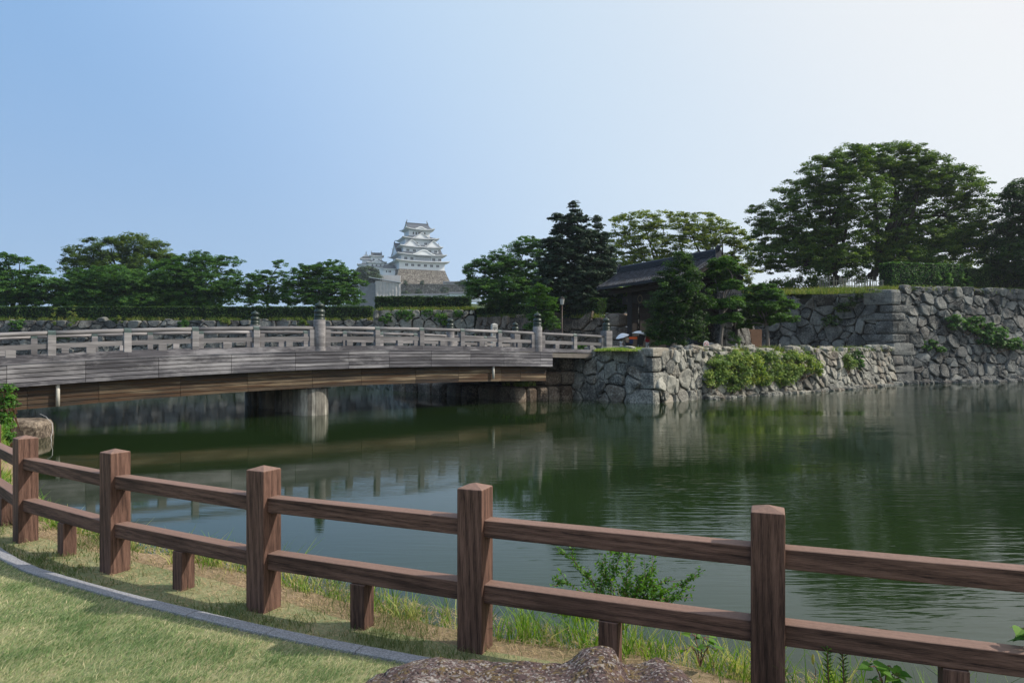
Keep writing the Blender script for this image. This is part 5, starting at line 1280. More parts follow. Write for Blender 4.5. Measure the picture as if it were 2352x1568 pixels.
# ------------------------------------------------------------------ castle on its hill
CD = 520.0; KC = P(1050 * .14648 + 803.9, 915 * .14648 + 488.1, CD); SC = .14648 * CD / FPX
def cz(yr): return (915 - yr) * SC
KROT = R(24)
def ring_skirt(mb, cx, hi, di, zi, ho, do, zo, lift, n=10, cy=0.0, th=0.0, tl=(.2, .8)):
    """hipped roof skirt between an inner rectangle and a wider, lower eave with rising corners"""
    def rect(h, d, z, l):
        pts = []
        for (x0, y0), (x1, y1) in (((-h, -d), (h, -d)), ((h, -d), (h, d)), ((h, d), (-h, d)), ((-h, d), (-h, -d))):
            for i in range(n):
                s = i / n; e = abs(2 * s - 1) ** 3
                pts.append(Vector((cx + x0 + (x1 - x0) * s, cy + y0 + (y1 - y0) * s, z + l * e)))
        return pts
    rings = [rect(hi, di, zi, 0)]
    for t in (.35, .7, 1.0): rings.append(rect(lerp(hi, ho, t), lerp(di, do, t), lerp(zi, zo, t ** .72), lift * t * t))
    vs = [p for r_ in rings for p in r_]; N = 4 * n; fs = []
    for k in range(3):
        for i in range(N): i2 = (i+1) % N; fs.append((k*N+i, (k+1)*N+i, (k+1)*N+i2, k*N+i2))
    mb.add(vs, fs, .5)
    return rings[-1]
def eaves(mb, outer, hi, di, z, cx, cy, th):
    N = len(outer); n = N // 4; inner = []
    for (x0, y0), (x1, y1) in (((-hi, -di), (hi, -di)), ((hi, -di), (hi, di)), ((hi, di), (-hi, di)), ((-hi, di), (-hi, -di))):
        for i in range(n): s = i / n; inner.append(Vector((cx + x0 + (x1-x0)*s, cy + y0 + (y1-y0)*s, z)))
    low = [p - Vector((0, 0, th)) for p in outer]; vs = [p - Vector((0, 0, .03)) for p in outer] + low + inner; fs = []
    for i in range(N): i2 = (i+1) % N; fs += [(i, N+i, N+i2, i2), (N+i, 2*N+i, 2*N+i2, N+i2)]
    mb.add(vs, fs, .5)
def gable(roof, wall, cx, yf, hwid, zb, zp, depth, curve=.25, over=.5, trim=None):
    """triangular dormer gable facing -y: white pediment under two concave tiled slopes"""
    n = 6
    def prof(k): return [(s * hwid * k, zb + (zp - zb) * ((1 - abs(s)) ** (1 + curve))) for s in np.linspace(-1, 1, 2*n+1)]
    pr = prof(1.0); vs = [Vector((cx + x, yf, z)) for x, z in pr] + [Vector((cx, yf, zb))]; wall.add(vs, [(i, len(pr), i+1) for i in range(len(pr)-1)], .5)
    pr = prof(1.12); vs = []
    for x, z in pr: vs += [Vector((cx + x, yf - over, z + .5)), Vector((cx + x, yf + depth, z + .5)), Vector((cx + x, yf - over, z + .5 - .45)), Vector((cx + x, yf + depth, z + .5 - .45))]
    m = len(pr); fs = []
    for i in range(m-1): fs.append((i*4, (i+1)*4, (i+1)*4+1, i*4+1))
    roof.add(vs, fs, .5); fs = []
    for i in range(m-1): fs += [(i*4+2, (i+1)*4+2, (i+1)*4, i*4), (i*4+3, (i+1)*4+3, (i+1)*4+2, i*4+2)]
    (trim or wall).add(vs, fs, .5)
    roof.box((cx - .25, yf - over - .05, zp + .35), (cx + .25, yf + depth, zp + .95), .3)
def karahafu(roof, wall, cx, yf, hwid, zb, rise, depth):
    """undulating gable: a smooth hump over the eave"""
    n = 16; pr = [(s * hwid, zb + rise * (0.5 + 0.5 * math.cos(math.pi * s)) ) for s in np.linspace(-1, 1, n+1)]
    vs = []
    for x, z in pr: vs += [Vector((cx + x, yf, z + .45)), Vector((cx + x, yf + depth, z + .45)), Vector((cx + x, yf, z - .35)), Vector((cx + x, yf + .4, z - .75)), Vector((cx + x, yf + .4, zb - .75))]
    roof.add(vs, [(i*5, (i+1)*5, (i+1)*5+1, i*5+1) for i in range(n)], .5)
    wall.add(vs, [f for i in range(n) for f in ((i*5+2, (i+1)*5+2, (i+1)*5, i*5), (i*5+3, (i+1)*5+3, (i+1)*5+2, i*5+2), (i*5+4, (i+1)*5+4, (i+1)*5+3, i*5+3))], .5)
def top_roof(roof, wall, hw_, hd, ze, rh, zr, lift, cx=0, cy=0, along='x'):
    """hip-and-gable roof"""
    zg = lerp(ze, zr, .45); out = ring_skirt(roof, cx, rh * 1.02, hd * .52, zg, hw_, hd, ze, lift, cy=cy)
    n = 5
    for sg in (-1, 1):
        vs = []
        for i in range(n+1):
            t = i / n; y = cy + sg * hd * .52 * (1 - t); z = zg + (zr - zg) * t ** 1.15
            vs += [Vector((cx - rh * 1.04, y, z)), Vector((cx + rh * 1.04, y, z))]
        roof.add(vs, [(i*2, i*2+1, i*2+3, i*2+2) if sg < 0 else (i*2+1, i*2, i*2+2, i*2+3) for i in range(n)], .5)
    for sx in (-1, 1):
        x = cx + sx * rh * .98; wall.add([Vector((x, cy - hd*.52, zg)), Vector((x, cy + hd*.52, zg)), Vector((x, cy, zr))], [(0, 1, 2)], .5)
    roof.box((cx - rh * 1.05, cy - .3, zr - .1), (cx + rh * 1.05, cy + .3, zr + .55), .25)
    return out
def shachi(parent, x, y, z, s, sg):
    mb = MB(); pts = [(x, y, z), (x + sg*.05*s, y, z + .5*s), (x - sg*.1*s, y, z + 1.0*s), (x - sg*.45*s, y, z + 1.4*s), (x - sg*.30*s, y, z + 1.9*s)]
    mb.tube(pts, [.38*s, .42*s, .3*s, .2*s, .12*s], 7); mb.tube([pts[4], (x - sg*.75*s, y, z + 2.2*s)], [.13*s, .05*s], 5); mb.tube([pts[4], (x + sg*.15*s, y, z + 2.3*s)], [.13*s, .05*s], 5)
    return mb.build('roof_fish', M_TRIM, parent)
def window(parent, x, y, z, w, h, m=None, dark=False):
    mb = MB(); mb.box((x - w/2, y - .12, z - h/2), (x + w/2, y + .1, z + h/2)); o = mb.build('window', M_WIND if dark else M_WIN, parent)
    return o
keep = thing('castle_keep', 'white five storey castle keep with grey tiled curved roofs on the distant hill', 'castle', KC, KROT)
T5 = [(0, cz(815), 17.1, 13.6), (cz(788), cz(708), 15.2, 11.9), (cz(655), cz(583), 13.3, 10.4), (cz(540), cz(453), 11.4, 9.0), (cz(395), cz(292), 8.0, 6.6)]
EV = [(20.4, 16.6, cz(803), .9), (18.7, 15.2, cz(700), 1.0), (16.3, 13.2, cz(575), 1.0), (14.0, 11.4, cz(440), 1.0), (11.1, 9.5, cz(292), 1.3)]
wall = MB(); 
for z0, z1, h, d in T5: wall.box((-h, -d, z0 - (.6 if z0 == 0 else 1.2)), (h, d, z1 + .6), .5)
wall.build('wall', M_PLASTER, keep)
for i, (h, d, z, l) in enumerate(EV):
    roof, tr = MB(), MB()
    if i < 4:
        z2, _, h2, d2 = T5[i + 1]; o = ring_skirt(roof, 0, h2, d2, z2 + .1, h, d, z, l)
        for a in range(4):                         # corner ridges
            pass
    else: o = top_roof(roof, tr, h, d, z, 8.3, cz(180), l)
    eaves(tr, o, T5[i][2] - .05, T5[i][3] - .05, z - .9, 0, 0, .38)
    if i == 1: karahafu(roof, tr, .95, -d - .15, 8.3, z + .1, 3.2, 6)
    if i == 2:
        for cx, w in ((-7.4, 6.0), (9.0, 6.0)): gable(roof, tr, cx, -d + 1.4, w, z + .3, cz(470), 7, .3)
    if i == 3: gable(roof, tr, .6, -d + 1.3, 5.6, z + .3, cz(352), 6, .3)
    if i == 4: karahafu(roof, tr, .3, -d - .1, 4.2, z + .1, 1.5, 4)
    tr.build('eaves', M_PLASTER, keep); rf = roof.build('roof', M_CTILE, keep)
    if i == 4:
        for sg in (-1, 1): shachi(rf, sg * 8.0, 0, cz(180) + .4, 1.1, sg)
for sg in (-1, 1):                                 # great side gables
    roof, tr = MB(), MB(); zz = cz(690); n = 6
    x0, x1 = sg * 13.0, sg * 17.6; hwid = 8.6; zb, zp = cz(668), cz(512)
    pr = [(s * hwid, zb + (zp - zb) * ((1 - abs(s)) ** 1.25)) for s in np.linspace(-1, 1, 2*n+1)]; vs = []
    for y, z in pr: vs += [Vector((x0, y, z)), Vector((x1, y, z)), Vector((x1, y, z - .7)), Vector((x1 - sg * .7, y, z - .75)), Vector((x1 - sg * .7, y, zb - .3))]
    roof.add(vs, [(i*5, i*5+1, (i+1)*5+1, (i+1)*5) for i in range(2*n)], .4)
    tr.add(vs, [f for i in range(2*n) for f in ((i*5+1, i*5+2, (i+1)*5+2, (i+1)*5+1), (i*5+2, i*5+3, (i+1)*5+3, (i+1)*5+2), (i*5+3, i*5+4, (i+1)*5+4, (i+1)*5+3))], .5)
    roof.box((min(x0, x1), -.35, zp - .1), (max(x0, x1), .35, zp + .6), .25)
    tr.build('gable', M_PLASTER, keep); rf = roof.build('gable_roof', M_CTILE, keep); shachi(rf, x1 - sg * .5, 0, zp + .5, .9, sg)
yw = [-T5[i][3] for i in range(5)]
for xr in (805, 900, 1000, 1100, 1198, 1298):
    for s in (-1, 1): window(keep, (xr - 1050 + s * 12) * SC, yw[0], cz(862), .95, 1.7)
for xr in (802, 898, 1246, 1343):
    for s in (-1, 1): window(keep, (xr - 1050 + s * 12) * SC, yw[1], cz(758), .95, 1.8)
for xr in (843, 944, 1191, 1288):
    for s in (-1, 1): window(keep, (xr - 1050 + s * 12) * SC, yw[2], cz(629), .9, 1.5)
for xr in (987, 1134):
    for s in (-1, 1): window(keep, (xr - 1050 + s * 11) * SC, yw[3], cz(512), .85, 1.5)
for xr in (953, 998, 1044, 1090, 1135): window(keep, (xr - 1050) * SC, yw[4], cz(352), .85, 1.9, dark=True)
mb = MB(); x0, x1, z0, z1 = (950 - 1050) * SC, (1197 - 1050) * SC, cz(776), cz(706); mb.box((x0 - .3, yw[1] - .55, z0 - .8), (x1 + .3, yw[1] - .05, z1 + .4)); mb.build('lattice_bay', M_PLASTER, keep)
mb = MB(); mb.box((x0, yw[1] - .6, z0), (x1, yw[1] - .56, z1)); lt = mb.build('lattice_window', M_WIN, keep); mb = MB()
for i in range(25): x = lerp(x0, x1, i / 24); mb.box((x - .11, yw[1] - .75, z0), (x + .11, yw[1] - .605, z1))
mb.box((x0, yw[1] - .78, (z0+z1)/2 - .4), (x1, yw[1] - .755, (z0+z1)/2 - .15)); mb.build('lattice', M_PLASTER, lt)
mb = MB(); prof = [(0, 0), (.9, -3), (2.2, -6.5), (3.6, -10.2), (5.5, -15)]; vs = []; fs = []
for o, z in prof:
    for sx, sy in ((-1, -1), (1, -1), (1, 1), (-1, 1)): vs.append((sx * (17.4 + o), sy * (13.9 + o), z - .6))
for i in range(len(prof)-1):
    for k in range(4): k2 = (k+1) % 4; fs.append(((i+1)*4+k, (i+1)*4+k2, i*4+k2, i*4+k))
mb.add(vs, fs, .5); fs = mb.build('stone_base', M_STONE_C, keep)
mcs = fs.data.materials[0]
t = NT('castle_stone_courses'); co = t.coord(); v = t.new('ShaderNodeTexVoronoi'); v.inputs['Scale'].default_value = .75; t.link(co, v.inputs['Vector'])
ve = t.new('ShaderNodeTexVoronoi', feature='DISTANCE_TO_EDGE'); ve.inputs['Scale'].default_value = .75; t.link(co, ve.inputs['Vector'])
cc = t.ramp(t.new('ShaderNodeSeparateColor').outputs[0] if False else t.noise(co, .9, 6), [(.3, (.105, .098, .086)), (.5, (.20, .185, .162)), (.7, (.30, .28, .25))])
sp_ = t.new('ShaderNodeSeparateColor'); t.link(v.outputs['Color'], sp_.inputs[0]); cc = t.mix(.5, cc, t.ramp(sp_.outputs[0], [(0, (.25, .25, .25)), (1, (.75, .75, .75))]), 'OVERLAY'); cc = t.mix(t.ramp(ve.outputs['Distance'], [(.02, (1, 1, 1)), (.10, (0, 0, 0))]), cc, (.07, .055, .045)); t.done(cc, .9, .2)
M_CSTONE = t.m; fs.data.materials[0] = M_CSTONE

def turret(name, label, org, rot, tiers, ridge, lattice=(), arch=()):
    root = thing(name, label, 'castle turret', org, rot); w = MB()
    for z0, z1, h, d, *_ in tiers: w.box((-h, -d, z0 - 1), (h, d, z1 + .5), .5)
    w.build('wall', M_PLASTER, root)
    for i, (z0, z1, h, d, eh, ed, ez, kh) in enumerate(tiers):
        roof, tr = MB(), MB()
        if i < len(tiers) - 1: o = ring_skirt(roof, 0, tiers[i+1][2], tiers[i+1][3], tiers[i+1][0] + .3, eh, ed, ez, .7)
        else: o = top_roof(roof, tr, eh, ed, ez, ridge[0], ridge[1], .8)
        eaves(tr, o, h - .05, d - .05, ez - .6, 0, 0, .45)
        if kh: karahafu(roof, tr, 0, -ed - .1, kh, ez + .1, 1.6, 3)
        tr.build('eaves', M_PLASTER, root); rf = roof.build('roof', M_TRIM, root)
        if i == len(tiers) - 1:
            for sg in (-1, 1): shachi(rf, sg * ridge[0] * .95, 0, ridge[1] + .3, .7, sg)
    for x, z, ww, hh, d in lattice: window(root, x, -d, z, ww, hh)
    return root
k = SC * .98
def PR(xr, yr, d): return P(xr * .14648 + 803.9, yr * .14648 + 488.1, d)
o = PR(415, 960, 512); h_ = lambda yr: (960 - yr) * SC * 512 / 520
turret('castle_turret', 'small white castle turret with arched windows left of the keep', o, R(12),
       [(-3, h_(880), 7.6, 5, 8.6, 6, h_(868), 0), (h_(855), h_(808), 5.8, 4.4, 7.4, 6, h_(795), 3.4), (h_(765), h_(700), 4.0, 3.4, 5.3, 4.8, h_(692), 0)], (3.8, h_(642)),
       [((352 - 415) * k, h_(835), 1.0, 1.1, 4.4), (0, h_(835), 1.0, 1.1, 4.4), ((478 - 415) * k, h_(835), 1.0, 1.1, 4.4), ((372 - 415) * k, h_(752), 1.1, 1.3, 3.4), ((448 - 415) * k, h_(752), 1.1, 1.3, 3.4), ((445 - 415) * k, h_(915), 1.0, 1.6, 5)])
o = PR(255, 960, 530); h_ = lambda yr: (960 - yr) * SC * 530 / 520
turret('castle_turret', 'farthest left castle turret, half hidden behind the arched window turret', o, R(100),
       [(-3, h_(845), 5.6, 5.2, 7.2, 6.6, h_(830), 0), (h_(810), h_(738), 2.9, 3.0, 4.2, 4.6, h_(735), 0)], (3.4, h_(650)))
o = PR(615, 965, 508); root = thing('castle_gallery', 'white connecting gallery between the turret and the keep base', 'castle building', o, R(10)); h_ = lambda yr: (965 - yr) * SC * .977
w = MB(); w.box((-4.4, -3, -5), (4.4, 3, h_(898))); w.build('wall', M_PLASTER, root); roof = MB(); tr = MB(); oo = ring_skirt(roof, 0, 4.0, .3, h_(822), 5.0, 4.2, h_(890), .2); eaves(tr, oo, 4.3, 2.9, h_(897), 0, 0, .4)
roof.build('roof', M_TRIM, root); tr.build('eaves', M_PLASTER, root)
for x in (-1.9, -.1, .9): window(root, x, -3, h_(932), .7, 1.2, dark=True)
# terrace walls on the hill
def plain_wall(name, label, cat, a, b, zb, zt_, th, m, rot=None):
    a, b = Vector(a), Vector(b); d = b - a; root = MB(); root.box((0, -th/2, 0), (d.length, th/2, zt_ - zb)); o = root.build(name, m); o.location = (a.x, a.y, zb); o.rotation_euler = (0, 0, math.atan2(d.y, d.x)); return tag(o, label, cat)
a, b = PR(690, 1200, 492), PR(1990, 1200, 492)
plain_wall('terrace_wall', 'grey rubble terrace wall below the castle keep', 'stone wall', a.xy, b.xy, PR(0, 1400, 492).z, PR(0, 1127, 492).z, 8, M_CSTONE)
def tiled_wall(label, a, b, zb, zt_, th=1.0):
    a, b = Vector(a), Vector(b); d = b - a; L = d.length; root = thing('tiled_wall', label, 'wall', (a.x, a.y, zb), math.atan2(d.y, d.x)); H = zt_ - zb
    w = MB(); w.box((0, -th/2, 0), (L, th/2, H - 1.0)); w.build('wall', M_PLASTER, root)
    r_ = MB(); r_.add([(-.3, -th*1.5, H-1.0), (L+.3, -th*1.5, H-1.0), (L+.3, 0, H), (-.3, 0, H), (L+.3, th*1.5, H-1.0), (-.3, th*1.5, H-1.0)], [(0, 1, 2, 3), (3, 2, 4, 5), (0, 3, 5), (1, 4, 2), (0, 5, 4, 1)]); r_.build('roof', M_CTILE, root)
a, b = PR(1465, 1120, 505), PR(2000, 1120, 505); tiled_wall('tile roofed wall at the right foot of the castle keep', a.xy, b.xy, PR(0, 1128, 505).z, PR(0, 1078, 505).z, 2.5)
a, b = PR(1560, 1300, 450), PR(2040, 1320, 450); tiled_wall('nearer white wall with tile coping right of the scaffold', a.xy, b.xy, PR(0, 1400, 450).z, PR(0, 1246, 450).z)
a, b = PR(740, 1300, 455), PR(1560, 1260, 451); tiled_wall('low tile topped white wall climbing right behind the castle hedge', a.xy, b.xy, PR(0, 1400, 452).z, PR(0, 1272, 452).z)
a, b = PR(-220, 1200, 470), PR(230, 1200, 470); tiled_wall('pale roofed wall showing through the last cherry tree left of the scaffold', a.xy, b.xy, PR(0, 1280, 470).z, PR(0, 1140, 470).z, 3)
# scaffolded building
def hx(xr, yr, d=425): return PR(xr, yr, d)
o = hx(400, 1400); root = thing('scaffolded_building', 'building wrapped in grey scaffold sheeting with a pale sloping roof below the keep', 'scaffold', o, R(8)); s = SC * 425 / 520
w, H = 385 * s, 335 * s
mb = MB(); n = 40; m = 24; vs = []; 
for j in range(m + 1):
    for i in range(n + 1):
        x, z = w * i / n, H * j / m * (1 - .0 * i); zz = min(z, H - 1.0 * i / n * 1.6)
        vs.append((x, -.35 * abs(math.sin(i * math.pi / 5)) * .6 - .25 * noise.noise((x * .7, zz * .5, 1)), zz))
mb.add(vs, [(j*(n+1)+i, j*(n+1)+i+1, (j+1)*(n+1)+i+1, (j+1)*(n+1)+i) for j in range(m) for i in range(n)]); mb.build('front_sheet', M_SHEET, root, smooth=True)
mb = MB(); mb.box((.1, .3, -4), (w - .1, 12, H - 2)); mb.build('frame', M_SHEETD, root)
mb = MB(); mb.box((-9.5, 1.0, -4), (-.05, 12, H - 1.5)); mb.build('side_net', M_SHEETD, root)
mb = MB(); mb.add([(-4, -1.2, H + 2.0), (w + .4, -1.2, H - 1.0), (w + .4, 13, H - .2), (-4, 13, H + 2.8), (-4, -1.2, H + 1.7), (w + .4, -1.2, H - 1.3), (w + .4, 13, H - .5), (-4, 13, H + 2.5)], [(0, 1, 2, 3), (4, 7, 6, 5), (0, 4, 5, 1), (1, 5, 6, 2), (2, 6, 7, 3), (3, 7, 4, 0)]); mb.build('roof', M_ROOFM, root)
o = hx(470, 1100, 440); mb = MB(); s2 = SC * 440 / 520; mb.box((0, 0, -12), (315 * s2, 8, 120 * s2)); o2 = mb.build('scaffold_screen', M_SHEET); o2.location = o; o2.rotation_euler = (0, 0, R(8)); tag(o2, 'upper grey scaffold screen standing behind the sheeted building', 'scaffold')
# hill
def hill_h(x, y):
    cx, cy = KC.x + 6, KC.y + 20; r1 = math.hypot((x - cx) / 120, (y - cy) / 75); return 8 + 30 * max(0, 1 - max(0, r1 - .55) / 1.0) ** 1.2 + 2 * noise.noise((x * .03, y * .03, 0))
mb = MB(); xs = np.linspace(-330, 260, 60); ys = np.linspace(330, 760, 44); vs = [(float(x), float(y), hill_h(x, y)) for y in ys for x in xs]
mb.add(vs, [(j*60+i, j*60+i+1, (j+1)*60+i+1, (j+1)*60+i) for j in range(43) for i in range(59)]); tag(mb.build('castle_hill', M_HILL, smooth=True), kind='structure')
r = np.random.default_rng(400); cl = []
for _ in range(900):
    x, y = r.uniform(-300, 220), r.uniform(335, 620); z = hill_h(x, y)
    px, py = CX + x / y * FPX, HZ - (z - EYE) / y * FPX
    if abs(x - KC.x - 2) < 46 and y > 400: continue
    cl.append((x, y, z + r.uniform(0, 4), r.uniform(2.5, 4.5)))
cl = np.array(cl); V, T = crown_leaves(r, cl, 1.6, 30, .7, np.array([-50, 480, 0.0]), .7)
tag(quads('hill_woods', V, T, M_LFAR), kind='stuff')
r = np.random.default_rng(401)
for k, (xr, w_) in enumerate(((868, 36), (1130, 38))):
    c = PR(xr, 1095, 486); cl = np.array([[(r.uniform(-.5, .5)) * w_ * SC, r.uniform(-1, 1), (j - 2) * 12 * SC * .93, 1.0 * (1.1 - .12 * j)] for j in range(5) for _ in range(4)])
    root = thing('small_pine', ('left', 'right')[k] + ' one of two small layered pines before the castle stone base', 'tree', c); V, T = crown_leaves(r, cl, .7, 26, .35, np.zeros(3)); quads('crown', V, T, M_LFAR, root); mb = MB(); mb.tube([(0, 0, -3), (0, 0, 2)], [.25, .1], 6); mb.build('trunk', M_BARK, root)
for k, (xr, yr, w_) in enumerate(((1480, 1215, 60), (1080, 1255, 50), (880, 1262, 70))):
    c = PR(xr, yr, 458); bush('hill_shrub', ('green shrubs', 'small green bush', 'low shrubs')[k] + (' right of centre' if k == 0 else ' in the middle' if k == 1 else ' next to the scaffold') + ' against the castle terrace wall', [(c, (w_ * SC, 1.5, 2.2))], M_LFAR, .9, 410 + k, csize=1.2, stems=False)

# ------------------------------------------------------------------ gate
GR, GL = Vector((18.3, 62.0)), Vector((11.7, 75.5)); gd = (GL - GR).normalized(); gn = Vector((-gd.y, gd.x))
if gn.dot(Vector((0, -1))) < 0: gn = -gn          # towards the viewer
GC = (GR + GL) / 2; GROT = math.atan2(gd.y, gd.x); HL = (GL - GR).length / 2
gate = thing('castle_gate', 'dark timber gate with a grey tiled gable roof behind the pruned trees', 'gate', (GC.x, GC.y, ZP), GROT)
sgn_f = 1 if Vector((-math.sin(GROT), math.cos(GROT))).dot(gn) > 0 else -1      # local +y or -y faces the viewer
ZR = 8.55; ZE = 6.75; RUN = 3.0
def tiled_gable(root, x0, x1, y0, zr, ze, run, pitch, name='roof', along='x'):
    """gable roof of barrel tile rows between x0 and x1, ridge at y0"""
    mb = MB(); n = int((x1 - x0) / pitch); seg = 7
    def prof(t): return (t * run, ze + (zr - ze) * (1 - t) ** 1.18)
    for sd in (-1, 1):
        base = []
        for q in range(seg + 1):
            y, z = prof(q / seg); base += [Vector((x0, y0 + sd*y, z)), Vector((x1, y0 + sd*y, z))]
        mb.add(base, [(q*2, q*2+1, q*2+3, q*2+2) for q in range(seg)], .25)
        low = [b - Vector((0, 0, .22)) for b in base]; mb.add(low, [(q*2, q*2+2, q*2+3, q*2+1) for q in range(seg)], .1)
        for i in range(n + 1):
            x = x0 + (x1 - x0) * i / n
            nt = 11
            for j in range(nt):                     # separate barrel tiles down the row
                t0, t1 = j / nt, (j + .96) / nt; ya, za = prof(t0); yb, zb_ = prof(t1)
                mb.tube([(x, y0 + sd*ya, za + .035), (x, y0 + sd*yb, zb_ + .055)], [.075, .09], 6, random.uniform(.2, .95), cap=True)
        yb, zb_ = prof(1.0); mb.add([(x0, y0 + sd*yb, zb_), (x1, y0 + sd*yb, zb_), (x1, y0 + sd*yb, zb_ - .2), (x0, y0 + sd*yb, zb_ - .2)], [(0, 1, 2, 3)], .1)
    o = mb.build(name, M_GTILE, root)
    rd = MB(); rd.box((x0 + .05, y0 - .24, zr - .15), (x1 - .05, y0 + .24, zr + .42), .2)
    for k in range(3): rd.box((x0, y0 - .29, zr + .02 + k*.14), (x1, y0 + .29, zr + .07 + k*.14), .6)
    rd.tube([(x0 - .05, y0, zr + .50), (x1 + .05, y0, zr + .50)], .15, 8, .5)
    rd.build('ridge', M_GTILE, o)
    for x, s in ((x0, -1), (x1, 1)):
        e = MB(); e.box((x - .12, y0 - .34, zr - .25), (x + .12, y0 + .34, zr + .55), .3); e.tube([(x, y0 - .30, zr + .5), (x, y0, zr + .85), (x, y0 + .30, zr + .5)], [.08, .14, .08], 6, .3)
        e.tube([(x + s*.1, y0, zr + .45), (x + s*.35, y0, zr + .95)], [.16, .05], 6, .3); e.build('ridge_end', M_GTILE, o)
        for sd in (-1, 1):                          # verge ridges and barge boards
            v = MB(); pts = [(x - s*.35, y0 + sd*prof(q/7)[0], prof(q/7)[1] + .12) for q in range(8)]; v.tube(pts, .13, 6, .35); v.build('verge_ridge', M_GTILE, o)
        bgd = MB()
        for sd in (-1, 1):
            pts = [prof(q/7) for q in range(8)]
            for a, b in zip(pts[:-1], pts[1:]): bgd.add([(x - s*.1, y0+sd*a[0], a[1]-.05), (x - s*.1, y0+sd*b[0], b[1]-.05), (x - s*.1, y0+sd*b[0], b[1]-.5), (x - s*.1, y0+sd*a[0], a[1]-.5), (x - s*.22, y0+sd*a[0], a[1]-.05), (x - s*.22, y0+sd*b[0], b[1]-.05), (x - s*.22, y0+sd*b[0], b[1]-.5), (x - s*.22, y0+sd*a[0], a[1]-.5)], [(0, 1, 2, 3), (7, 6, 5, 4), (3, 2, 6, 7)], .5)
        bgd.build('barge_board', M_DARKW, o)
    return o
tiled_gable(gate, -HL, HL, 0, ZR, ZE, RUN, .30)
for x in (-5.2, 5.2):
    mb = MB(); mb.box((x - .45, -.4, -.4), (x + .45, .4, 6.3)); bev(mb.build('pillar', M_DARKW, gate), .04)
    mb = MB(); mb.box((x - .22, -4.2 * sgn_f - .22, -.4), (x + .22, -4.2 * sgn_f + .22, 4.4)); bev(mb.build('rear_post', M_DARKW, gate), .03)
    mb = MB(); mb.box((x - .12, min(-4.2 * sgn_f, 0) + .42, 3.7), (x + .12, max(-4.2 * sgn_f, 0) - .42, 4.05)); mb.box((x - .12, min(-4.2 * sgn_f, 0) + .42, 2.2), (x + .12, max(-4.2 * sgn_f, 0) - .42, 2.5)); mb.build('tie_beam', M_DARKW, gate)
mb = MB(); mb.box((-6.6, -.34, 5.0), (6.6, .34, 5.85)); bev(mb.build('lintel', M_DARKW, gate), .03)
mb = MB(); mb.box((-HL + .3, -.25, 6.35), (HL - .3, .25, 6.75)); mb.box((-HL + .3, -1.7, 6.1), (HL - .3, -1.5, 6.4)); mb.box((-HL + .3, 1.5, 6.1), (HL - .3, 1.7, 6.4)); mb.build('roof_beam', M_DARKW, gate)
for i in range(-8, 9):
    mb = MB(); mb.box((i * .8 - .07, -2.6, 6.42), (i * .8 + .07, 2.6, 6.56)); mb.build('rafter', M_DARKW, gate)
for x in (5.3, 3.4, -3.4, -5.3):
    mb = MB(); n = 20; mb.add([(x + .42*math.cos(a), sgn_f * .38, 5.42 + .42*math.sin(a)) for a in np.linspace(0, 6.283, n, endpoint=False)] + [(x + .33*math.cos(a), sgn_f * .40, 5.42 + .33*math.sin(a)) for a in np.linspace(0, 6.283, n, endpoint=False)], [(i, (i+1) % n, n + (i+1) % n, n + i) for i in range(n)])
    mb.build('emblem_ring', m_plain('dull_bronze_ring', (.16, .12, .06), .5) if 'dull_bronze_ring' not in bpy.data.materials else bpy.data.materials['dull_bronze_ring'], gate)
for sx in (-1, 1):
    mb = MB(); mb.box((sx * 4.7 - .08, -sgn_f * .5 if sgn_f > 0 else .5, .1), (sx * 4.7 + .08, -sgn_f * 4.0 if sgn_f > 0 else 4.0, 4.8)); mb.build('door_leaf', M_DARKW, gate)
    # small rear roofs over the opened leaves
    e = bpy.data.objects.new('rear_roof', None); COL.objects.link(e); e.parent = gate; e.location = (sx * 5.2, -sgn_f * 2.9, 0); e.rotation_euler = (0, 0, R(90))
    mb = MB(); run = 1.35; zr2, ze2 = 5.55, 4.75
    for sd in (-1, 1):
        mb.add([(-1.9, 0, zr2), (1.9, 0, zr2), (1.9, sd*run, ze2), (-1.9, sd*run, ze2)], [(0, 1, 2, 3)], .25)
        for i in range(13):
            x = -1.9 + 3.8 * i / 12
            for j in range(6): t0, t1 = j/6, (j+.95)/6; mb.tube([(x, sd*run*t0, lerp(zr2, ze2, t0) + .03), (x, sd*run*t1, lerp(zr2, ze2, t1) + .05)], [.07, .085], 6, random.uniform(.2, .95))
    mb.box((-1.95, -.2, zr2 - .1), (1.95, .2, zr2 + .35), .3); mb.build('rear_tiles', M_GTILE, e)
# flanking wall of big stones right of the gate and the information board
fg = Face((19.3, 63.5), (24.5, 70.5), 3.0, 7.0, 7.8, batter=.08)
fs_ = thing('stone_wall', 'flanking wall of large flat stones at the right of the gate behind the pruned trees', 'stone wall', (20, 64, 3)); mb, bk = MB(), MB(); fill_face(mb, bk, fg, 1.9, 1.4, 61, .05, .2, .2, .7)
fg2 = Face((24.5, 70.5), (21.0, 81), 3.0, 7.8, 8.5, batter=.08); fg3 = Face((17.0, 68.5), (19.3, 63.5), 3.0, 6.8, 7.0, batter=.05); fill_face(mb, bk, fg2, 1.9, 1.4, 62); fill_face(mb, bk, fg3, 1.9, 1.4, 63)
at_origin(mb.build('stones', M_STONE_B, fs_), (20, 64, 3)); at_origin(bk.build('joints', M_GAP, fs_), (20, 64, 3))

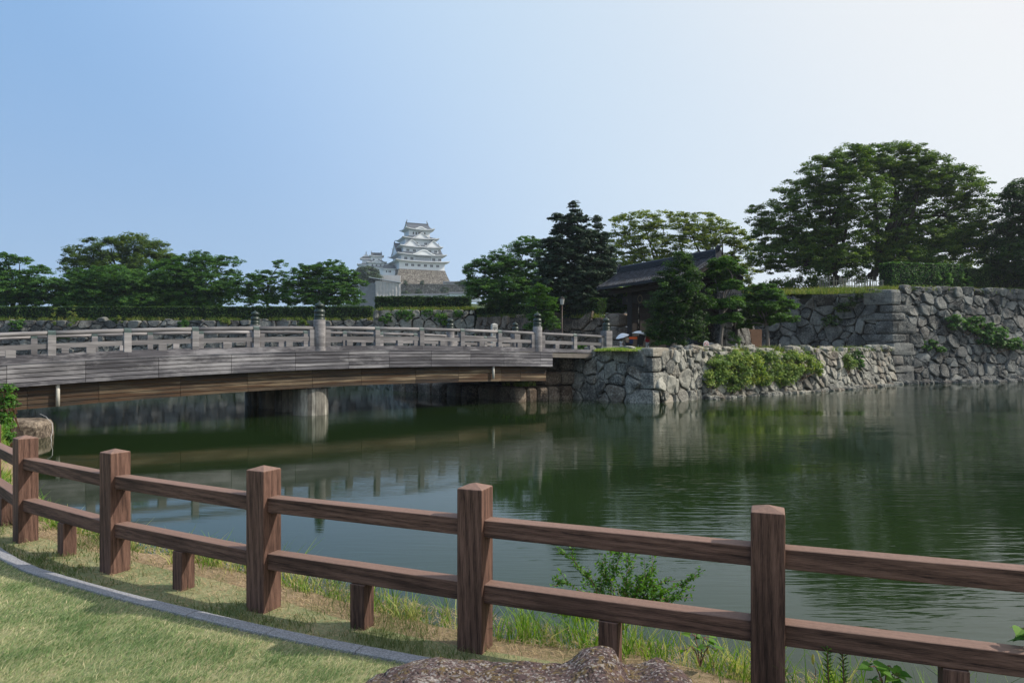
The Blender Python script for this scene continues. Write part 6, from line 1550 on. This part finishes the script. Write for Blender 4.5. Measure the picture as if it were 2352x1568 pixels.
# ------------------------------------------------------------------ small things on the platform
lc = P(1291, 800, 76); lamp = thing('street_lamp', 'slim brown street lamp with a lantern head before the dark conifer', 'street lamp', (lc.x, lc.y, ZP)); H = (HZ - 700) / FPX * 76 + EYE - ZP
mb = MB(); mb.tube([(0, 0, 0), (0, 0, .5), (0, 0, H)], [.09, .06, .05], 8); mb.build('pole', m_plain('brown_lamp_metal', (.10, .065, .05), .5), lamp, smooth=True)
mb = MB(); mb.lathe([(.10, H), (.17, H + .03), (.26, H + .62), (.24, H + .64)], n=6); mb.build('lantern_glass', m_plain('lantern_glass', (.45, .47, .45), .25, .5), lamp)
mb = MB(); mb.lathe([(.31, H + .64), (.20, H + .80), (.06, H + .88), (.03, H + 1.0)], n=6)
for k in range(6): a = 2*math.pi*k/6; mb.tube([(.175*math.cos(a), .175*math.sin(a), H + .02), (.27*math.cos(a), .27*math.sin(a), H + .64)], .014, 4)
mb.build('lantern_frame', M_DARKW, lamp)
def text(parent, body, size, loc, rot, m, name='lettering'):
    c = bpy.data.curves.new(name, 'FONT'); c.body = body; c.size = size; c.align_x = 'CENTER'; c.align_y = 'CENTER'; c.extrude = .002
    o = bpy.data.objects.new(name, c); COL.objects.link(o); dg = bpy.context.evaluated_depsgraph_get(); dg.update()
    me = bpy.data.meshes.new_from_object(o.evaluated_get(dg)); bpy.data.objects.remove(o)
    o = bpy.data.objects.new(name, me); COL.objects.link(o); me.materials.clear(); me.materials.append(m); o.parent = parent; o.location = loc; o.rotation_euler = rot; return o
M_INK = m_plain('black_ink', (.012, .012, .013), .7); M_RED = m_plain('sign_red', (.50, .02, .025), .5); M_WHITE = m_plain('sign_white', (.78, .78, .76), .5, .3, .03)
sc_ = P(1135, 800, 74); ms = thing('stone_marker', 'tall square granite marker stone with carved characters behind the bridge rail', 'stone marker', (sc_.x, sc_.y, ZP), R(20)); H = (HZ - 742) / FPX * 74 + EYE - ZP
pm = post_mesh('pillar', H - .14, .30, .14); o = bev(pm.build('pillar', M_GRAN, ms), .03)
for k, ch in enumerate('史跡姫路城'): text(ms, ch, .44, (.0, -.305, H - .62 - k * .58), (R(90), 0, 0), M_INK)
for k, ch in enumerate('史跡'): text(ms, ch, .40, (.305, 0, H - .62 - k * .58), (R(90), 0, R(90)), M_INK)
# no-drone sign
sg = P(1622, 806, 57); sign = thing('warning_sign', 'white round topped sign with a red no drones ring below the gate trees', 'sign', (sg.x, sg.y, sg.z - .1), R(12))
w, h = .235, .72; mb = MB(); n = 12; out = [(-w, .0), (w, 0)] + [(w * math.cos(a), h + w * math.sin(a)) for a in np.linspace(0, math.pi, n)]
vs = [(x, -.03, z) for x, z in out] + [(x, .03, z) for x, z in out]; m = len(out); mb.add(vs, [tuple(range(m)), tuple(range(m, 2*m))[::-1]] + [(i, m+i, m+(i+1) % m, (i+1) % m) for i in range(m)]); mb.build('board', M_WHITE, sign)
def disc(name, r0, r1, cz_, m, y, n=24):
    mb = MB(); mb.add([(r*math.cos(a), y, cz_ + r*math.sin(a)) for r in (r0, r1) for a in np.linspace(0, 2*math.pi, n, endpoint=False)], [(i, (i+1) % n, n+(i+1) % n, n+i) for i in range(n)]); return mb.build(name, m, sign)
disc('red_ring', .145, .19, .66, M_RED, -.034)
mb = MB(); mb.box((-.165, -.037, -.018), (.165, -.0345, .018)); o = mb.build('red_slash', M_RED, sign); o.location = (0, 0, .66); o.rotation_euler = (0, R(28), 0)
mb = MB(); mb.box((-.09, -.0335, .645), (.09, -.032, .665)); mb.box((-.11, -.0335, .68), (-.04, -.032, .692)); mb.box((.04, -.0335, .68), (.11, -.032, .692)); mb.box((-.035, -.0335, .62), (.035, -.032, .67)); mb.build('drone_mark', M_INK, sign)
mb = MB(); mb.box((-.12, -.0335, .18), (-.05, -.032, .32)); mb.build('red_panel', M_RED, sign); mb = MB(); mb.box((.04, -.0335, .06), (.14, -.032, .16)); mb.build('code_panel', M_SHEETD, sign)
mb = MB()
for k in range(4): mb.box((-.14, -.0335, .36 + k*.03), (.14, -.032, .368 + k*.03))
mb.build('small_print', M_SHEETD, sign)
# brown information board
bc = P(1712, 806, 69.5); bd = thing('information_board', 'brown board with black characters behind the pruned trees', 'sign board', (bc.x, bc.y, ZP), R(10)); zt_ = (HZ - 756) / FPX * 69.5 + EYE - ZP
mb = MB(); mb.box((-1.75, -.06, .45), (1.75, .06, zt_)); mb.build('board', m_plain('brown_board', (.17, .095, .06), .6), bd)
for x in (-1.6, 1.6): mb = MB(); mb.box((x - .07, .07, -.2), (x + .07, .2, zt_ - .1)); mb.build('post', M_DARKW, bd)
for s, z, t_ in ((.24, zt_ - .38, '世界文化遺産'), (.24, zt_ - .72, '国宝'), (.52, zt_ - 1.15, '姫路城')): text(bd, t_, s, (-.1, -.065, z), (R(90), 0, 0), M_INK)
nb = P(1665, 785, 68.5); pst = thing('notice_panel', 'small pale notice beside the trunk of the cloud pruned tree', 'sign board', (nb.x, nb.y, ZP), R(5)); mb = MB(); mb.box((-.28, -.03, 1.0), (.28, .03, 2.3)); mb.build('board', M_STEEL, pst); mb = MB(); mb.tube([(0, .06, -.1), (0, .06, 2.2)], .04, 6); mb.build('post', M_DARKW, pst)
# rope posts
rp = [P(1590, 809, 59), P(1691, 811, 60.5), P(1693, 806, 66), P(1727, 808, 66), P(1790, 808, 66)]
for k, p in enumerate(rp):
    t = thing('rope_post', ('low rope post left of the red ringed sign', 'nearest low rope post above the pale shrubs', 'low rope post just behind the nearest one', 'low rope post in front of the brown board', 'low rope post right of the wide pruned tree')[k], 'post', (p.x, p.y, ZP), 0, 'rope posts'); mb = MB(); mb.lathe([(.10, -.1), (.10, .68), (.07, .72)], n=10); mb.build('post', M_GRAN, t, smooth=False)
for a, b, lab in ((0, 1, 'rope slung between the two nearest rope posts'), (2, 3, 'rope slung left of the board'), (3, 4, 'rope slung right of the board')):
    pa, pb = Vector((rp[a].x, rp[a].y, ZP + .55)), Vector((rp[b].x, rp[b].y, ZP + .55)); mb = MB()
    mb.tube([pa.lerp(pb, t) - Vector((0, 0, .22 * 4 * t * (1 - t))) for t in np.linspace(0, 1, 10)], .025, 5); tag(mb.build('rope', M_GRAN), lab, 'rope')
# bamboo fences on the bastion
def bamboo(label, a, b, h, n, seed, gap=.0):
    a, b = Vector(a), Vector(b); d = b - a; r = random.Random(seed); root = thing('bamboo_fence', label, 'fence', a, math.atan2(d.y, d.x)); L = d.xy.length; mb = MB()
    for i in range(n):
        x = L * (i + .5) / n + r.uniform(-.1, .1)
        if r.random() < gap: continue
        z = d.z * x / L; hh = h * r.uniform(.8, 1.15); mb.tube([(x, r.uniform(-.05, .05), z - .2), (x + r.uniform(-.08, .08), r.uniform(-.05, .05), z + hh)], r.uniform(.035, .06), 6, r.random())
    M_B = bpy.data.materials.get('weathered_bamboo') or m_plain('weathered_bamboo', (.26, .235, .18), .7, .3, .35, 2)
    mb.build('pickets', M_B, root)
    for z in (.35 * h, .75 * h): mb = MB(); mb.tube([(0, -.08, z), (L, -.08, d.z + z)], .04, 6); mb.build('rail', M_B, root)
def on_terr(px, d): p = P(px, 0, d); return Vector((p.x, p.y, terr_h(p.x, p.y)))
bamboo('weathered bamboo picket fence under the huge trees', on_terr(1905, 88), on_terr(2032, 83.5), 1.55, 40, 1, .12)
bamboo('open lattice bamboo fence with bright gaps at the left end of the picket fence', on_terr(1880, 89), on_terr(1904, 88.1), 1.7, 13, 2)
bamboo('short bamboo fence right of the box hedge', on_terr(2170, 88), on_terr(2230, 90), 1.5, 8, 3)
for k, (px, d, hgt) in enumerate(((2155, 84, 2.6), (2180, 84.5, 3.0), (2212, 85, 2.4), (2226, 85.5, 2.2))):
    b_ = on_terr(px, d); bush('tall_weed', ('leftmost tall thin weed in front of the box hedge', 'tallest weed beside the right end of the box hedge', 'tall weed by the short bamboo fence', 'tall weed left of the low dark hedge')[k], [(b_ + Vector((0, 0, hgt * q)), (.28, .28, hgt * .24)) for q in (.2, .5, .8)], M_LFRESH, .22, 500 + k, csize=.28, dens=.8, stems=False, group='tall weeds on the bastion')
for k, (px, d, hgt) in enumerate(((125, 105.8, 2.0), (171, 105.5, 1.9), (160, 104.6, 1.6))):
    b_ = P(px, 748 if k < 2 else 752, d); bush('tall_weed', ('tall green weed against the far hedge', 'tall yellow topped weed on the far wall', 'shorter pale weed on the far wall face')[k], [(b_ + Vector((0, 0, hgt * q)), (.22, .22, hgt * .3)) for q in (.3, .8, 1.3)], M_WALLG, .24, 510 + k, csize=.28, dens=.8, stems=False)
# coiled grey drum beside the wall
dc = P(1658, 800, 63.5); 
mb = MB(); p = P(1660, 797, 62.8); mb.lathe([(.40, 0), (.42, .05), (.42, .32), (.40, .38)], n=20); mb.lathe([(.25, .02), (.25, .39)], n=16)
o = mb.build('drum', M_SHEETD, None, smooth=False); p = P(1652, 806, 62); o.location = (p.x - .9, p.y, ZP + .42); o.rotation_euler = (R(90), 0, R(20)); tag(o, 'dark round drum lying on edge left of the red ringed sign', 'drum')
# cable hanging from the bridge end
mb = MB(); q = [P(92, 950, 30), P(106, 957, 29.6), P(120, 972, 29.3), P(121, 990, 29), P(117, 1004, 28.8), P(120, 1020, 28.6)]; mb.tube(q, .011, 5); tag(mb.build('cable', M_SHEET), 'thin pale cable hanging into the water by the near abutment', 'cable')

# ------------------------------------------------------------------ people by the gate
SKIN = m_plain('skin', (.45, .27, .19), .6, .3, .05); HAIR = m_plain('black_hair', (.012, .010, .010), .5); 
def cloth(name, c): return bpy.data.materials.get(name) or m_plain(name, c, .85, .2, .08)
def skin_mesh(name, verts, edges, radii, m, parent, root_i=0, sub=2):
    me = bpy.data.meshes.new(name); me.from_pydata([tuple(v) for v in verts], edges, []); o = bpy.data.objects.new(name, me); COL.objects.link(o)
    sk = o.modifiers.new('skin', 'SKIN'); sk.use_smooth_shade = True
    for i, v in enumerate(me.skin_vertices[0].data):
        rr = radii[i]; v.radius = rr if hasattr(rr, '__len__') else (rr, rr); v.use_root = (i == root_i)
    ss = o.modifiers.new('sub', 'SUBSURF'); ss.levels = ss.render_levels = sub
    dg = bpy.context.evaluated_depsgraph_get(); dg.update(); me2 = bpy.data.meshes.new_from_object(o.evaluated_get(dg)); bpy.data.objects.remove(o)
    o = bpy.data.objects.new(name, me2); COL.objects.link(o); me2.materials.clear(); me2.materials.append(m); o.parent = parent; return o
def person(label, loc, rz, h, shirt, trousers, arm='down', hair_long=False):
    root = thing('person', label, 'person', loc, rz); s = h / 1.7
    V = [Vector(v) * s for v in ((0, 0, .93), (0, 0, 1.10), (0, 0, 1.32), (0, .01, 1.44), (0, .0, 1.52), (0, -.02, 1.61), (0, -.01, 1.67),
         (-.17, 0, 1.38), (-.23, .02, 1.12), (-.22, -.08, .90), (.17, 0, 1.38), (.23, .02, 1.12), (.22, -.08, .90),
         (-.09, 0, .86), (-.10, -.02, .48), (-.10, .03, .07), (-.10, -.14, .03), (.09, 0, .86), (.10, -.02, .48), (.10, .03, .07), (.10, -.14, .03))]
    if arm == 'up': V[11] = Vector((.25, -.12, 1.16)) * s; V[12] = Vector((.16, -.26, 1.34)) * s
    E = [(0, 1), (1, 2), (2, 3), (3, 4), (4, 5), (5, 6), (2, 7), (7, 8), (8, 9), (2, 10), (10, 11), (11, 12), (0, 13), (13, 14), (14, 15), (15, 16), (0, 17), (17, 18), (18, 19), (19, 20)]
    Rr = [.14, .125, .145, .06, .05, .095, .07, .055, .042, .034, .055, .042, .034, .085, .058, .04, .035, .085, .058, .04, .035]; Rr = [a * s for a in Rr]
    for sd, i0, i1 in ((-1, 8, 9), (1, 11, 12)):      # five short fingers
        d = (V[i1] - V[i0]).normalized()
        for k in range(5): V.append(V[i1] + d * (.07 + .02 * (k in (1, 2))) * s + Vector(((k - 2) * .014 * sd, -.02 * (k == 4), 0)) * s); E.append((i1, len(V) - 1)); Rr.append(.009 * s)
    skin_mesh('body', V, E, Rr, SKIN, root)
    skin_mesh('shirt', [V[0] + Vector((0, 0, .02)), V[1], V[2], V[3] - Vector((0, 0, .02)), V[7], V[7].lerp(V[8], .8), V[10], V[10].lerp(V[11], .8)], [(0, 1), (1, 2), (2, 3), (2, 4), (4, 5), (2, 6), (6, 7)], [(.165*s, .15*s), (.15*s, .135*s), (.165*s, .15*s), .07*s, .07*s, .06*s, .07*s, .06*s], shirt, root)
    skin_mesh('trousers', [V[0], V[13], V[14], V[15], V[17], V[18], V[19]], [(0, 1), (1, 2), (2, 3), (0, 4), (4, 5), (5, 6)], [.155*s, .10*s, .075*s, .06*s, .10*s, .075*s, .06*s], trousers, root)
    hv = [Vector((0, .02, 1.66)) * s, Vector((0, .045, 1.60)) * s, Vector((0, .05, 1.50 if not hair_long else 1.36)) * s]
    skin_mesh('hair', hv, [(0, 1), (1, 2)], [.095*s, .09*s, .05*s], HAIR, root)
    f = MB(); f.lathe([(.012*s, 0), (.005*s, .03*s)], (0, -.115*s, 1.585*s), 6); 
    for e in (-1, 1): f.lathe([(.008*s, 0), (.008*s, .012*s)], (e*.035*s, -.105*s, 1.62*s), 6)
    f.build('face', SKIN, root); return root
def umbrella(label, loc, rz, tilt, rad, m):
    root = thing('umbrella', label, 'umbrella', loc, rz); root.rotation_euler = (tilt[0], tilt[1], rz); n = 8; mb = MB(); vs = []; K = 5
    for j in range(K + 1):
        a = j / K
        for i in range(n * 2):
            w = 2*math.pi*i/(n*2); sc = 1 - (.07 * a if i % 2 else 0); vs.append((rad*a*math.cos(w)*sc, rad*a*math.sin(w)*sc, .95 - .32 * rad / .5 * (a ** 1.8) * .75 + (.0 if i % 2 == 0 else .012 * a)))
    N = n*2; mb.add(vs, [(j*N+i, j*N+(i+1) % N, (j+1)*N+(i+1) % N, (j+1)*N+i) for j in range(K) for i in range(N)], .5); mb.build('canopy', m, root, smooth=False)
    mb = MB(); mb.tube([(0, 0, .0), (0, 0, 1.02)], .012, 6); mb.tube([(0, 0, 0), (.03, 0, -.06), (.08, 0, -.04)], .014, 6); mb.build('shaft', M_STEEL, root); return root
UW = m_plain('white_umbrella_cloth', (.74, .76, .80), .6, .3, .04)
PZ = ZP - .75; D = 58.0
sheet('gate_path', [(4.6, 55.2, PZ - .0 + .79), (15.5, 56, PZ + .79), (16, 66, PZ + .79), (6, 66, PZ + .79)], m_ground('gate_path_gravel', (.16, .14, .11), (.22, .2, .16), (.28, .25, .2), 1))
PZ = ZP + .04
def pp(px, d): p = P(px, 800, d); return Vector((p.x, p.y, PZ))
a = pp(1441, 59); person('person in a beige top with a blue bag under the left white umbrella', a, R(190), 1.38, cloth('beige_cloth', (.48, .42, .33)), cloth('dark_cloth', (.03, .035, .05)), 'up')
umbrella('white parasol tilted left over the beige dressed person', a + Vector((-.25, -.1, .62)), 0, (R(8), R(-18)), .60, UW)
b = pp(1487, 58.6); person('person in a white shirt carrying a red backpack beside the tall gate pillar', b, R(170), 1.42, cloth('white_cloth', (.75, .74, .72)), cloth('pale_trousers', (.6, .6, .6)), 'up')
umbrella('white parasol held higher by the person with the red backpack', b + Vector((-.75, .1, .80)), 0, (R(-6), R(10)), .66, UW)
mb = MB(); rock(mb, Matrix.Diagonal((.17, .11, .24, 1)), 3, .5, .03, .6); o = mb.build('backpack', cloth('red_cloth', (.42, .02, .03)), None, smooth=True); o.location = b + Vector((-.02, -.20, 1.02)); tag(o, 'red backpack on the white shirted person', 'backpack')
mb = MB(); rock(mb, Matrix.Diagonal((.16, .10, .24, 1)), 4, .5, .03, .6); o = mb.build('backpack', cloth('blue_cloth', (.03, .05, .14)), None, smooth=True); o.location = a + Vector((.32, -.12, .90)); tag(o, 'dark blue bag at the side of the beige dressed person', 'backpack')
c = pp(1427, 59.4); person('small dark haired person in white low at the left of the beige dressed person', c, R(150), 1.05, cloth('white_cloth', (.75, .74, .72)), cloth('white_cloth', (.7, .7, .7)), hair_long=True)
d_ = pp(1535, 61.5); person('person in a yellow top and white hat in the gate shade', d_, R(175), 1.42, cloth('yellow_cloth', (.50, .36, .05)), cloth('dark_cloth', (.03, .035, .05)))
mb = MB(); mb.lathe([(.20, 0), (.19, .015), (.115, .02), (.10, .10), (.04, .12)], n=16); o = mb.build('hat', UW, None, smooth=True); o.location = d_ + Vector((0, 0, 1.37)); tag(o, 'white sun hat on the person in yellow', 'hat')
mb = MB(); rock(mb, Matrix.Diagonal((.15, .10, .22, 1)), 5, .5, .03, .6); o = mb.build('backpack', cloth('black_cloth', (.015, .015, .018)), None, smooth=True); o.location = d_ + Vector((0, -.20, 1.02)); tag(o, 'black backpack on the person in yellow', 'backpack')
st = thing('menu_stand', 'dark slanted stand with an orange red panel between the two parasols', 'stand', pp(1466, 58.2), R(10)); mb = MB(); mb.box((-.25, -.04, .55), (.25, .04, 1.45)); o = mb.build('board', M_INK, st); o.rotation_euler = (0, R(14), 0); mb = MB(); mb.box((-.75, .1, 1.02), (-.05, .16, 1.22)); mb.build('panel', cloth('orange_cloth', (.62, .10, .02)), st); mb = MB(); mb.tube([(-.02, 0, -.05), (0, 0, .7)], .025, 6); mb.build('leg', M_STEEL, st)

# ------------------------------------------------------------------ summer haze
mb = MB(); mb.box((-420, -30, -1.6), (330, 800, 150)); hz_ = mb.build('haze', M_HILL); hz_.data.materials.clear(); hm = bpy.data.materials.new('haze_air'); hm.use_nodes = True
for n_ in list(hm.node_tree.nodes):
    if n_.type != 'OUTPUT_MATERIAL': hm.node_tree.nodes.remove(n_)
pv = hm.node_tree.nodes.new('ShaderNodeVolumePrincipled'); pv.inputs['Color'].default_value = (0.80, 0.90, 1.0, 1); pv.inputs['Density'].default_value = 0.00018; pv.inputs['Anisotropy'].default_value = 0.35
hm.node_tree.links.new(pv.outputs[0], [n_ for n_ in hm.node_tree.nodes if n_.type == 'OUTPUT_MATERIAL'][0].inputs['Volume']); hz_.data.materials.append(hm); tag(hz_, kind='stuff')
